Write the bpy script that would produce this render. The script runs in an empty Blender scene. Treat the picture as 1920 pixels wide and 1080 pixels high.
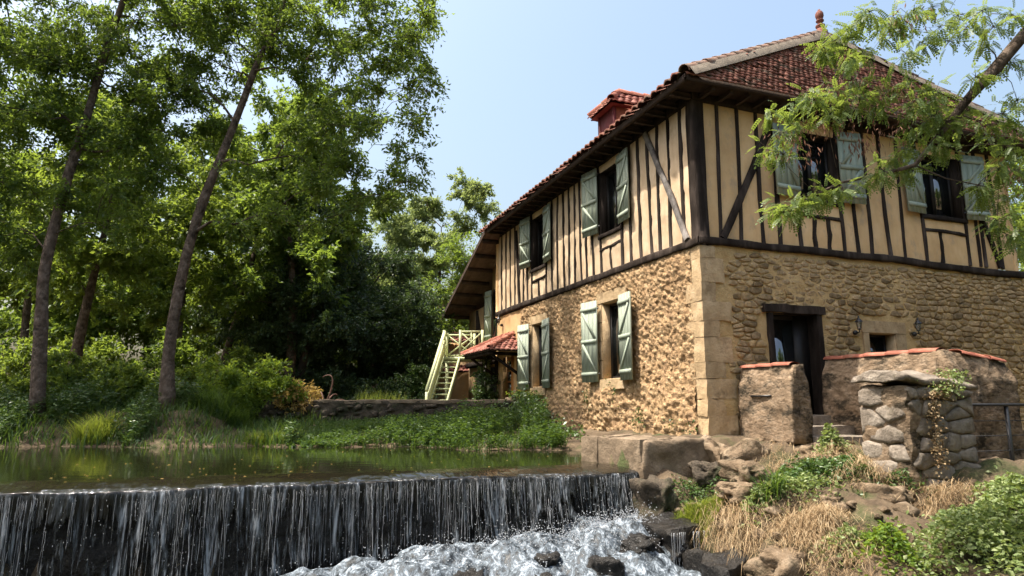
import bpy, bmesh, math, random
import numpy as np
from mathutils import Matrix, Vector
R_ = math.radians
sc = bpy.context.scene
COL = sc.collection
# ---------------------------------------------------------------- camera, sky, sun, exposure
cam = bpy.data.cameras.new('camera'); cam_o = bpy.data.objects.new('camera', cam); COL.objects.link(cam_o)
cam_o.location = (0, 0, 0); cam_o.rotation_euler = (R_(100.0), 0, 0)
cam.sensor_width = 36.0; cam.lens = 36.0 * 1240 / 1920
cam.clip_start = 0.05; cam.clip_end = 2000
sc.camera = cam_o
SUN = Vector((-1.22, -.16, 2.75)).normalized()          # direction towards the sun
SUN_EL = math.asin(SUN.z); SUN_AZ = math.atan2(SUN.x, SUN.y)
world = bpy.data.worlds.new('World'); sc.world = world; world.use_nodes = True
wn = world.node_tree.nodes; wn.clear()
sky = wn.new('ShaderNodeTexSky'); sky.sky_type = 'NISHITA'; sky.sun_disc = False
sky.sun_elevation = SUN_EL; sky.sun_rotation = SUN_AZ
sky.altitude = 100; sky.air_density = 1.7; sky.dust_density = 8.0; sky.ozone_density = 2.6
bg = wn.new('ShaderNodeBackground'); bg.inputs['Strength'].default_value = 0.15
wo = wn.new('ShaderNodeOutputWorld')
world.node_tree.links.new(sky.outputs[0], bg.inputs[0]); world.node_tree.links.new(bg.outputs[0], wo.inputs[0])
sun = bpy.data.lights.new('sun', 'SUN'); sun.energy = 4.6; sun.angle = R_(0.53); sun.color = (1.0, 0.93, 0.82)
sun_o = bpy.data.objects.new('sun', sun); COL.objects.link(sun_o); sun_o.location = (-20, 15, 40)
sun_o.rotation_euler = (-SUN).to_track_quat('-Z', 'Y').to_euler()
sc.view_settings.view_transform = 'Standard'; sc.view_settings.look = 'None'
sc.view_settings.exposure = 0.98; sc.view_settings.gamma = 1.0; sc.view_settings.use_curve_mapping = False
sc.cycles.use_denoising = True
sc.cycles.max_bounces = 5; sc.cycles.diffuse_bounces = 3; sc.cycles.transparent_max_bounces = 8
sc.cycles.use_adaptive_sampling = True; sc.cycles.adaptive_threshold = .02
sc.cycles.caustics_reflective = False; sc.cycles.caustics_refractive = False

# ---------------------------------------------------------------- helpers
rng = np.random.default_rng(7)
PHI = math.atan2(.3458, .9383)
HF = Matrix.Translation((3.5, 12.0, 0)) @ Matrix.Rotation(PHI, 4, 'Z')   # house frame: x = along right facade, y = along river facade
WF = Matrix.Identity(4)
WORLD = {}
def hw(b, a, z): return HF @ Vector((b, a, z))
def to_house(x, y):
    dx = np.asarray(x) - 3.5; dy = np.asarray(y) - 12.0; c, s = math.cos(PHI), math.sin(PHI)
    return dx * c + dy * s, -dx * s + dy * c              # b, a
def thing(name, label, cat, loc, frame=WF, group=None, kind=None):
    o = bpy.data.objects.new(name, None); COL.objects.link(o); o.empty_display_size = .2
    m = frame @ Matrix.Translation(loc)
    o.matrix_world = m; WORLD[o.name] = m.copy()
    tag(o, label, cat, group, kind)
    return o
def tag(o, label=None, cat=None, group=None, kind=None):
    if label: o['label'] = label
    if cat: o['category'] = cat
    if group: o['group'] = group
    if kind: o['kind'] = kind
    return o
def make_mesh(name, V, F, smooth=False):
    """V (n,3) array; F list of tuples, or an (m,k) int array, or a list of such arrays"""
    me = bpy.data.meshes.new(name)
    V = np.asarray(V, dtype=np.float32).reshape(-1, 3)
    if isinstance(F, np.ndarray): F = [F]
    if len(F) and isinstance(F[0], np.ndarray):
        F = [f for f in F if len(f)]
        loops = np.concatenate([f.ravel() for f in F]).astype(np.int32)
        sizes = np.concatenate([np.full(len(f), f.shape[1]) for f in F])
        starts = np.concatenate([[0], np.cumsum(sizes)[:-1]]).astype(np.int32)
        me.vertices.add(len(V)); me.vertices.foreach_set('co', V.ravel())
        me.loops.add(len(loops)); me.loops.foreach_set('vertex_index', loops)
        me.polygons.add(len(sizes)); me.polygons.foreach_set('loop_start', starts)
        try: me.polygons.foreach_set('loop_total', sizes.astype(np.int32))
        except Exception: pass
        me.update(calc_edges=True)
    else:
        me.from_pydata([tuple(v) for v in V.tolist()], [], [tuple(int(i) for i in f) for f in F]); me.update()
    if smooth: me.polygons.foreach_set('use_smooth', np.ones(len(me.polygons), dtype=bool))
    return me
def add(name, V, F, mat, parent=None, frame=WF, smooth=False, kind=None):
    """one mesh object; V given in `frame`; parts sit at identity under their thing"""
    V = np.asarray(V, dtype=np.float64).reshape(-1, 3)
    m = frame
    if parent is not None: m = WORLD[parent.name].inverted() @ frame
    M = np.array(m); V = V @ M[:3, :3].T + M[:3, 3]
    o = bpy.data.objects.new(name, make_mesh(name, V, F, smooth)); COL.objects.link(o)
    o.data.materials.append(mat)
    if parent is not None:
        o.parent = parent; WORLD[o.name] = WORLD[parent.name]
    else: WORLD[o.name] = Matrix.Identity(4)
    if kind: o['kind'] = kind
    return o
class MB:
    """collects pieces into one mesh"""
    def __init__(s): s.V = []; s.F3 = []; s.F4 = []; s.n = 0
    def put(s, V, F):
        V = np.asarray(V, float).reshape(-1, 3); s.V.append(V)
        if isinstance(F, np.ndarray): F = [F]
        if len(F) and isinstance(F[0], np.ndarray):
            for f in F: (s.F3 if f.shape[1] == 3 else s.F4).append(f + s.n)
        else:
            for f in F:
                f = np.array([f]) + s.n
                if f.shape[1] == 3: s.F3.append(f)
                elif f.shape[1] == 4: s.F4.append(f)
                else: s.F3.append(np.array([[f[0, 0], f[0, i], f[0, i + 1]] for i in range(1, f.shape[1] - 1)]))
        s.n += len(V); return s
    def build(s, name, mat, parent=None, frame=WF, smooth=False, kind=None):
        F = []
        if s.F3: F.append(np.concatenate(s.F3))
        if s.F4: F.append(np.concatenate(s.F4))
        return add(name, np.concatenate(s.V), F, mat, parent, frame, smooth, kind)
BOXF = np.array([[0, 3, 2, 1], [4, 5, 6, 7], [0, 1, 5, 4], [1, 2, 6, 5], [2, 3, 7, 6], [3, 0, 4, 7]])
def box(x0, x1, y0, y1, z0, z1):
    return np.array([[x0, y0, z0], [x1, y0, z0], [x1, y1, z0], [x0, y1, z0], [x0, y0, z1], [x1, y0, z1], [x1, y1, z1], [x0, y1, z1]], float), BOXF
# value noise
def _hash(ix, iy, iz, seed):
    h = (ix * 374761393 + iy * 668265263 + iz * 2147483647 + seed * 1274126177) & 0xffffffff
    h = ((h ^ (h >> 13)) * 1274126177) & 0xffffffff
    h = h ^ (h >> 16)
    return (h & 0xffff) / 65535.0
def vnoise(P, seed=0):
    P = np.asarray(P, float); I = np.floor(P).astype(np.int64); f = P - I; f = f * f * (3 - 2 * f)
    r = 0
    for dx in (0, 1):
        wx = f[:, 0] if dx else 1 - f[:, 0]
        for dy in (0, 1):
            wy = f[:, 1] if dy else 1 - f[:, 1]
            for dz in (0, 1):
                wz = f[:, 2] if dz else 1 - f[:, 2]
                r = r + wx * wy * wz * _hash(I[:, 0] + dx, I[:, 1] + dy, I[:, 2] + dz, seed)
    return r * 2 - 1
def fbm(P, scale=1., octv=3, seed=0):
    P = np.asarray(P, float) * scale; r = 0; a = 1.
    for k in range(octv):
        r = r + a * vnoise(P + 17.3 * k, seed + k); P = P * 2.03; a *= .5
    return r
def vfbm(P, scale=1., octv=3, seed=0):
    return np.stack([fbm(P, scale, octv, seed + 11 * i) for i in range(3)], 1)
def cell(x, y, seed=0):
    """2D cellular noise: distance to the nearest seed, distance to the second, the cell's random value"""
    ix = np.floor(x).astype(np.int64); iy = np.floor(y).astype(np.int64)
    d1 = np.full(x.shape, 9.); d2 = np.full(x.shape, 9.); rv = np.zeros(x.shape)
    for dx in (-1, 0, 1):
        for dy in (-1, 0, 1):
            cx = ix + dx; cy = iy + dy
            d = np.hypot(cx + .1 + .8 * _hash(cx, cy, cx * 0 + 3, seed) - x, cy + .1 + .8 * _hash(cx, cy, cx * 0 + 9, seed) - y)
            n = d < d1
            d2 = np.where(n, d1, np.minimum(d2, d)); rv = np.where(n, _hash(cx, cy, cx * 0 + 5, seed), rv); d1 = np.where(n, d, d1)
    return d1, d2, rv
def sstep(x, a, b):
    t = np.clip((x - a) / (b - a), 0, 1); return t * t * (3 - 2 * t)
def tube(P, r, k=6, twist=0.):
    """tube along the points P (n,3) with radii r (n)"""
    P = np.asarray(P, float); n = len(P); r = np.broadcast_to(np.asarray(r, float), (n,))
    T = np.gradient(P, axis=0); T /= np.linalg.norm(T, axis=1)[:, None] + 1e-9
    ref = np.where(np.abs(T[:, 2:3]) > .9, np.array([[1., 0, 0]]), np.array([[0, 0, 1.]]))
    A = np.cross(T, ref); A /= np.linalg.norm(A, axis=1)[:, None] + 1e-9; B = np.cross(T, A)
    th = np.arange(k) * 2 * math.pi / k + twist
    V = P[:, None] + r[:, None, None] * (np.cos(th)[None, :, None] * A[:, None] + np.sin(th)[None, :, None] * B[:, None])
    i = np.arange(n - 1)[:, None] * k; j = np.arange(k)[None]; j2 = (j + 1) % k
    F = np.stack([i + j, i + j2, i + k + j2, i + k + j], -1).reshape(-1, 4)
    Fc = [np.array([[0, q + 1, q] for q in range(1, k - 1)]), np.array([[(n - 1) * k, (n - 1) * k + q, (n - 1) * k + q + 1] for q in range(1, k - 1)])]
    return V.reshape(-1, 3), [F] + Fc
def lathe(prof, k=16):
    prof = np.asarray(prof, float); th = np.arange(k) * 2 * math.pi / k
    V = np.stack([prof[:, None, 0] * np.cos(th), prof[:, None, 0] * np.sin(th), np.broadcast_to(prof[:, None, 1], (len(prof), k))], -1)
    i = np.arange(len(prof) - 1)[:, None] * k; j = np.arange(k)[None]; j2 = (j + 1) % k
    return V.reshape(-1, 3), np.stack([i + j, i + j2, i + k + j2, i + k + j], -1).reshape(-1, 4)
def loft(profile, t0, t1, res, place, amp=.02, nscale=3., seed=0, octv=3, cap=True):
    """closed 2D profile swept from t0 to t1, refined to `res`, roughened; place(u, v, t) -> xyz arrays"""
    prof = []
    m = len(profile)
    for i in range(m):
        p, q = np.array(profile[i], float), np.array(profile[(i + 1) % m], float)
        k = max(1, int(np.linalg.norm(q - p) / res)); prof += [p + (q - p) * j / k for j in range(k)]
    prof = np.array(prof); k = len(prof); n = max(2, int(abs(t1 - t0) / res) + 1); ts = np.linspace(t0, t1, n)
    rings = [(prof, t) for t in ts]
    if cap:
        c = prof.mean(0); sh = [.75, .5, .25, .04]
        rings = [(c + (prof - c) * s, t0) for s in sh[::-1]] + rings + [(c + (prof - c) * s, t1) for s in sh]
    V = np.concatenate([np.stack(place(p[:, 0], p[:, 1], np.full(k, t)), 1) for p, t in rings])
    N = len(rings); i = np.arange(N - 1)[:, None] * k; j = np.arange(k)[None]; j2 = (j + 1) % k
    F = np.stack([i + j, i + j2, i + k + j2, i + k + j], -1).reshape(-1, 4)
    if amp: V = V + amp * vfbm(V, nscale, octv, seed)
    return V, F
def rough_box(x0, x1, y0, y1, z0, z1, res=.08, amp=.02, nscale=3., seed=0, rnd=.03, octv=3):
    """subdivided box, rounded at its edges and roughened"""
    c = np.array([(x0 + x1) / 2, (y0 + y1) / 2, (z0 + z1) / 2]); h = np.array([abs(x1 - x0), abs(y1 - y0), abs(z1 - z0)]) / 2
    mb = MB()
    for ax in range(3):
        u, v = [i for i in range(3) if i != ax]
        nu = max(2, int(2 * h[u] / res)); nv = max(2, int(2 * h[v] / res))
        gu, gv = np.meshgrid(np.linspace(-h[u], h[u], nu + 1), np.linspace(-h[v], h[v], nv + 1), indexing='ij')
        i = np.arange(nu)[:, None] * (nv + 1) + np.arange(nv)[None]
        F = np.stack([i, i + 1, i + nv + 2, i + nv + 1], -1).reshape(-1, 4)
        for s in (-1, 1):
            P = np.zeros((gu.size, 3)); P[:, u] = gu.ravel(); P[:, v] = gv.ravel(); P[:, ax] = s * h[ax]
            q = np.clip(P, -(h - rnd), h - rnd); d = P - q; L = np.linalg.norm(d, axis=1)[:, None]
            P = q + np.where(L > 1e-6, d / np.maximum(L, 1e-6) * np.minimum(L, rnd), 0)
            mb.put(P + c, F if s > 0 else F[:, ::-1])
    V = np.concatenate(mb.V); V = V + amp * vfbm(V, nscale, octv, seed)
    return V, [np.concatenate(mb.F4)]
_ico = {}
def ico(sub=2):
    if sub not in _ico:
        bm = bmesh.new(); bmesh.ops.create_icosphere(bm, subdivisions=sub, radius=1.0)
        bm.verts.ensure_lookup_table()
        _ico[sub] = (np.array([v.co[:] for v in bm.verts]), np.array([[v.index for v in f.verts] for f in bm.faces])); bm.free()
    return _ico[sub]
def rock(c, size, seed=0, sub=3, rough=.35, flat=0.):
    V, F = ico(sub); V = V.copy()
    V = np.sign(V) * np.abs(V) ** .62
    V = V * (1 + rough * .8 * fbm(V, 1.1, 4, seed)[:, None] - .30 * rough * np.abs(fbm(V, 2.3, 3, seed + 7))[:, None])
    if flat: V[:, 2] = np.minimum(V[:, 2], 1 - flat)
    a = seed * 1.7; ca, sa = math.cos(a), math.sin(a)
    V = V * np.asarray(size); V = np.stack([V[:, 0] * ca - V[:, 1] * sa, V[:, 0] * sa + V[:, 1] * ca, V[:, 2]], 1)
    return V + np.asarray(c), F

# ---------------------------------------------------------------- materials
def nodes(name):
    m = bpy.data.materials.new(name); m.use_nodes = True; n = m.node_tree.nodes; n.clear()
    return m, n, m.node_tree.links
def ramp(n, stops):
    r = n.new('ShaderNodeValToRGB'); e = r.color_ramp.elements
    while len(e) > 1: e.remove(e[-1])
    e[0].position = stops[0][0]; e[0].color = (*stops[0][1], 1)
    for p, c in stops[1:]: x = e.new(p); x.color = (*c, 1)
    return r
def pmat(name, cols, scale=3., rough=.85, bump=.3, bscale=14., rv=.0, stretch=(1, 1, 1), spec=.3, cols2=None, scale2=1., dist=.03, detail=6., lo=.3, hi=.7, cov=.5, vor=0.):
    """noise-mottled surface: cols along a ramp, optional second layer of patches, small per-object value change, bump"""
    m, n, l = nodes(name)
    tc = n.new('ShaderNodeTexCoord'); mp = n.new('ShaderNodeMapping'); mp.inputs['Scale'].default_value = stretch
    l.new(tc.outputs['Object'], mp.inputs[0])
    nz = n.new('ShaderNodeTexNoise'); nz.inputs['Scale'].default_value = scale; nz.inputs['Detail'].default_value = detail; nz.inputs['Roughness'].default_value = .62
    l.new(mp.outputs[0], nz.inputs['Vector'])
    k = len(cols); r = ramp(n, [(lo + (hi - lo) * i / max(1, k - 1), c) for i, c in enumerate(cols)])
    l.new(nz.outputs[0], r.inputs[0]); out = r.outputs[0]
    if cols2 is not None:
        n2 = n.new('ShaderNodeTexNoise'); n2.inputs['Scale'].default_value = scale2; n2.inputs['Detail'].default_value = 8; n2.inputs['Roughness'].default_value = .7
        l.new(mp.outputs[0], n2.inputs['Vector'])
        rr = ramp(n, [(cov, (0, 0, 0)), (cov + .12, (1, 1, 1))]); l.new(n2.outputs[0], rr.inputs[0])
        mx = n.new('ShaderNodeMix'); mx.data_type = 'RGBA'; l.new(rr.outputs[0], mx.inputs[0]); l.new(out, mx.inputs[6]); mx.inputs[7].default_value = (*cols2, 1); out = mx.outputs[2]
    if rv:
        oi = n.new('ShaderNodeObjectInfo'); mr = n.new('ShaderNodeMapRange'); mr.inputs[3].default_value = 1 - rv; mr.inputs[4].default_value = 1 + rv
        l.new(oi.outputs['Random'], mr.inputs[0]); hs = n.new('ShaderNodeHueSaturation'); l.new(mr.outputs[0], hs.inputs['Value']); l.new(out, hs.inputs['Color']); out = hs.outputs[0]
    p = n.new('ShaderNodeBsdfPrincipled'); l.new(out, p.inputs['Base Color']); p.inputs['Roughness'].default_value = rough; p.inputs['Specular IOR Level'].default_value = spec
    if bump:
        nb = n.new('ShaderNodeTexNoise'); nb.inputs['Scale'].default_value = bscale; nb.inputs['Detail'].default_value = 8; nb.inputs['Roughness'].default_value = .65
        l.new(mp.outputs[0], nb.inputs['Vector']); b = n.new('ShaderNodeBump'); b.inputs['Strength'].default_value = bump; b.inputs['Distance'].default_value = dist
        l.new(nb.outputs[0], b.inputs['Height']); l.new(b.outputs[0], p.inputs['Normal'])
        if vor:
            vo = n.new('ShaderNodeTexVoronoi'); vo.inputs['Scale'].default_value = vor; wv = n.new('ShaderNodeMix'); wv.data_type = 'VECTOR'; wv.inputs[0].default_value = .12
            l.new(mp.outputs[0], wv.inputs[4]); l.new(nb.outputs[1], wv.inputs[5]); l.new(wv.outputs[1], vo.inputs['Vector'])
            b2 = n.new('ShaderNodeBump'); b2.inputs['Strength'].default_value = .6; b2.inputs['Distance'].default_value = .022; b2.invert = True
            l.new(vo.outputs['Distance'], b2.inputs['Height']); l.new(b.outputs[0], b2.inputs['Normal']); l.new(b2.outputs[0], p.inputs['Normal'])
    o = n.new('ShaderNodeOutputMaterial'); l.new(p.outputs[0], o.inputs[0]); return m
def leafmat(name, cols, trans, tfac=.42, rough=.45, spec=.35, vary=.25):
    """leaf: per-leaf colour, diffuse and light passing through"""
    m, n, l = nodes(name); g = n.new('ShaderNodeNewGeometry')
    k = len(cols); r = ramp(n, [(i / max(1, k - 1), c) for i, c in enumerate(cols)]); l.new(g.outputs['Random Per Island'], r.inputs[0])
    p = n.new('ShaderNodeBsdfPrincipled'); p.inputs['Roughness'].default_value = rough; p.inputs['Specular IOR Level'].default_value = spec
    l.new(r.outputs[0], p.inputs['Base Color'])
    t = n.new('ShaderNodeBsdfTranslucent'); mx0 = n.new('ShaderNodeMix'); mx0.data_type = 'RGBA'; mx0.inputs[0].default_value = .65
    l.new(r.outputs[0], mx0.inputs[6]); mx0.inputs[7].default_value = (*trans, 1); l.new(mx0.outputs[2], t.inputs[0])
    mx = n.new('ShaderNodeMixShader'); mx.inputs[0].default_value = tfac; l.new(p.outputs[0], mx.inputs[1]); l.new(t.outputs[0], mx.inputs[2])
    o = n.new('ShaderNodeOutputMaterial'); l.new(mx.outputs[0], o.inputs[0]); return m
M = {}
M['plaster'] = pmat('plaster', [(.53, .335, .165), (.64, .42, .215), (.71, .495, .275)], 2.2, .9, .4, 9, dist=.02, rv=.08, spec=.1, cols2=(.50, .35, .21), scale2=3.0, cov=.53, stretch=(1, 1, .6))
M['plaster_pale'] = pmat('plaster_pale', [(.47, .345, .22), (.58, .435, .29), (.66, .52, .37)], 2.6, .9, .5, 12, dist=.03, rv=.08, spec=.1, cols2=(.50, .36, .23), scale2=3.4, cov=.52, stretch=(1, 1, .6))
M['timber'] = pmat('timber', [(.014, .010, .008), (.028, .021, .017), (.065, .050, .042)], 5, .9, .6, 22, stretch=(1, 1, .25), rv=.25, spec=.08)
M['timber_grey'] = pmat('timber_grey', [(.06, .05, .045), (.13, .115, .105), (.22, .20, .185)], 6, .9, .6, 25, rv=.1)
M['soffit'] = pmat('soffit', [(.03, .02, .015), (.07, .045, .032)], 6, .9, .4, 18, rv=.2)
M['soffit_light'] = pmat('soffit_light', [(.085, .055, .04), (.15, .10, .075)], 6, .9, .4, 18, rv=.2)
M['mortar'] = pmat('mortar', [(.43, .285, .13), (.52, .36, .175), (.60, .435, .23)], 4, .95, .8, 24, dist=.04, spec=.1)
M['stone'] = pmat('stone', [(.20, .14, .075), (.31, .22, .125), (.42, .31, .185)], 6, .9, 1., 22, rv=.32, cols2=(.44, .30, .14), scale2=5, cov=.50, spec=.1, dist=.04)
M['rubble'] = pmat('rubble', [(.26, .16, .085), (.43, .285, .155), (.57, .415, .25)], 7, .95, 1., 30, rv=.15, dist=.05, cols2=(.37, .235, .135), scale2=3.5, cov=.52, spec=.1, vor=22)
M['quoin'] = pmat('quoin', [(.33, .23, .13), (.45, .325, .19), (.53, .40, .255)], 3.5, .9, .7, 20, rv=.14, cols2=(.29, .205, .12), scale2=3.2, cov=.52, dist=.03, spec=.1)
M['shutter'] = pmat('shutter', [(.24, .28, .215), (.29, .33, .26), (.335, .37, .30)], 4, .6, .2, 30, stretch=(3, 3, .4), rv=.10, dist=.01, cols2=(.37, .39, .29), scale2=3, cov=.56)
M['stairpaint'] = pmat('stairpaint', [(.50, .53, .29), (.58, .61, .36)], 4, .6, .1, 30, rv=.05)
M['frame'] = pmat('frame', [(.012, .010, .009), (.022, .018, .016)], 6, .5, .1, 20)
M['wooddoor'] = pmat('wooddoor', [(.42, .16, .035), (.55, .23, .06)], 4, .5, .2, 18, stretch=(2, 2, .3))
M['metal'] = pmat('metal', [(.010, .010, .011), (.02, .02, .022)], 8, .4, .1, 40, spec=.5)
M['rust'] = pmat('rust', [(.10, .05, .035), (.20, .11, .08)], 8, .7, .3, 30)
def tile_mat(name, a, b, c, rv=.0, moss=None, cov=.62):
    m, n, l = nodes(name); g = n.new('ShaderNodeNewGeometry')
    r = ramp(n, [(0, a), (.5, b), (1, c)]); l.new(g.outputs['Random Per Island'], r.inputs[0])
    tc = n.new('ShaderNodeTexCoord'); nz = n.new('ShaderNodeTexNoise'); nz.inputs['Scale'].default_value = 5; nz.inputs['Detail'].default_value = 7
    l.new(tc.outputs['Object'], nz.inputs['Vector']); rr = ramp(n, [(cov - .1, (0, 0, 0)), (cov + .08, (1, 1, 1))]); l.new(nz.outputs[0], rr.inputs[0])
    mx = n.new('ShaderNodeMix'); mx.data_type = 'RGBA'; l.new(rr.outputs[0], mx.inputs[0]); l.new(r.outputs[0], mx.inputs[6]); mx.inputs[7].default_value = (*(moss or (.13, .10, .07)), 1)
    p = n.new('ShaderNodeBsdfPrincipled'); l.new(mx.outputs[2], p.inputs['Base Color']); p.inputs['Roughness'].default_value = .85; p.inputs['Specular IOR Level'].default_value = .25
    nb = n.new('ShaderNodeTexNoise'); nb.inputs['Scale'].default_value = 30; nb.inputs['Detail'].default_value = 6; l.new(tc.outputs['Object'], nb.inputs['Vector'])
    b_ = n.new('ShaderNodeBump'); b_.inputs['Strength'].default_value = .4; b_.inputs['Distance'].default_value = .01; l.new(nb.outputs[0], b_.inputs['Height']); l.new(b_.outputs[0], p.inputs['Normal'])
    o = n.new('ShaderNodeOutputMaterial'); l.new(p.outputs[0], o.inputs[0]); return m
M['tile'] = tile_mat('tile', (.15, .058, .038), (.205, .080, .053), (.265, .115, .08), cov=.6)
M['tile_red'] = tile_mat('tile_red', (.28, .105, .08), (.36, .145, .11), (.42, .19, .145), moss=(.22, .13, .09), cov=.66)
M['ridge'] = pmat('ridge', [(.17, .095, .065), (.25, .155, .115), (.32, .23, .18)], 5, .9, .5, 24, rv=.15, cols2=(.22, .19, .15), scale2=4, cov=.52)
M['tilepiece'] = pmat('tilepiece', [(.23, .075, .05), (.32, .115, .075), (.41, .18, .12)], 5, .85, .4, 30, rv=.15, cols2=(.25, .17, .12), scale2=5, cov=.58)
M['brick_red'] = pmat('brick_red', [(.24, .07, .042), (.34, .11, .06)], 4, .9, .3, 22)
M['dormer_wood'] = pmat('dormer_wood', [(.10, .02, .022), (.16, .035, .035)], 4, .7, .3, 22)
M['mortargrey'] = pmat('mortargrey', [(.10, .08, .06), (.18, .15, .115)], 6, .95, .7, 24)
M['parapet'] = pmat('parapet', [(.16, .112, .072), (.29, .21, .14), (.41, .315, .225)], 4.5, .95, 1., 14, dist=.07, cols2=(.06, .048, .034), scale2=2.2, cov=.49, stretch=(1, 1, 1.8), spec=.1, vor=9)
M['bankrock'] = pmat('bankrock', [(.12, .085, .055), (.22, .16, .105), (.34, .265, .185)], 5, .95, 1., 18, rv=.15, dist=.06, cols2=(.09, .07, .042), scale2=3, cov=.52, spec=.1)
M['finial'] = pmat('finial', [(.13, .045, .032), (.21, .08, .055)], 8, .8, .4, 30)
M['greystone'] = pmat('greystone', [(.13, .105, .08), (.24, .20, .16), (.36, .31, .255)], 4, .95, .9, 16, rv=.15, dist=.05, cols2=(.10, .085, .045), scale2=2.2, cov=.56)
M['coping'] = pmat('coping', [(.11, .08, .052), (.19, .14, .092), (.29, .22, .15)], 3, .9, .7, 18, rv=.1, cols2=(.10, .075, .05), scale2=1.6, cov=.55)
M['wetrock'] = pmat('wetrock', [(.006, .0055, .005), (.014, .012, .010), (.03, .026, .021)], 4, .35, .9, 14, spec=.28, dist=.05)
M['darkrock'] = pmat('darkrock', [(.035, .028, .02), (.075, .058, .04), (.12, .095, .065)], 3, .85, .9, 12, dist=.06, cols2=(.03, .035, .014), scale2=2, cov=.5)
M['earth'] = pmat('earth', [(.05, .035, .021), (.10, .07, .043), (.17, .125, .078)], 2.2, .95, .8, 10, dist=.06, cols2=(.045, .055, .018), scale2=.8, cov=.5)
M['bark'] = pmat('bark', [(.06, .043, .032), (.13, .096, .073), (.24, .185, .15)], 7, .95, 1., 14, stretch=(1, 1, .8), dist=.08, cols2=(.03, .023, .018), scale2=3.4, cov=.54, spec=.1)
M['bark_dark'] = pmat('bark_dark', [(.02, .016, .012), (.05, .04, .03), (.10, .08, .06)], 6, .95, 1., 18, stretch=(1, 1, .35), dist=.05)
def glassmat():
    m, n, l = nodes('window_glass'); p = n.new('ShaderNodeBsdfPrincipled'); p.inputs['Base Color'].default_value = (.012, .014, .014, 1)
    p.inputs['Roughness'].default_value = .03; p.inputs['IOR'].default_value = 1.9; p.inputs['Specular IOR Level'].default_value = .9
    tc = n.new('ShaderNodeTexCoord'); nz = n.new('ShaderNodeTexNoise'); nz.inputs['Scale'].default_value = 2.5; l.new(tc.outputs['Object'], nz.inputs['Vector'])
    b = n.new('ShaderNodeBump'); b.inputs['Strength'].default_value = .05; b.inputs['Distance'].default_value = .05; l.new(nz.outputs[0], b.inputs['Height']); l.new(b.outputs[0], p.inputs['Normal'])
    o = n.new('ShaderNodeOutputMaterial'); l.new(p.outputs[0], o.inputs[0]); return m
M['glass'] = glassmat()
def watermat():
    m, n, l = nodes('river_water'); p = n.new('ShaderNodeBsdfPrincipled'); p.inputs['Base Color'].default_value = (.011, .012, .005, 1)
    p.inputs['Roughness'].default_value = .04; p.inputs['IOR'].default_value = 1.33; p.inputs['Specular IOR Level'].default_value = .5
    tc = n.new('ShaderNodeTexCoord'); mp = n.new('ShaderNodeMapping'); mp.inputs['Scale'].default_value = (1., 2.2, 1); mp.inputs['Rotation'].default_value = (0, 0, -PHI); l.new(tc.outputs['Object'], mp.inputs[0])
    nz = n.new('ShaderNodeTexNoise'); nz.inputs['Scale'].default_value = 1.6; nz.inputs['Detail'].default_value = 4; l.new(mp.outputs[0], nz.inputs['Vector'])
    b = n.new('ShaderNodeBump'); b.inputs['Strength'].default_value = .10; b.inputs['Distance'].default_value = .04; l.new(nz.outputs[0], b.inputs['Height']); l.new(b.outputs[0], p.inputs['Normal'])
    o = n.new('ShaderNodeOutputMaterial'); l.new(p.outputs[0], o.inputs[0]); return m
M['water'] = watermat()
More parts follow.
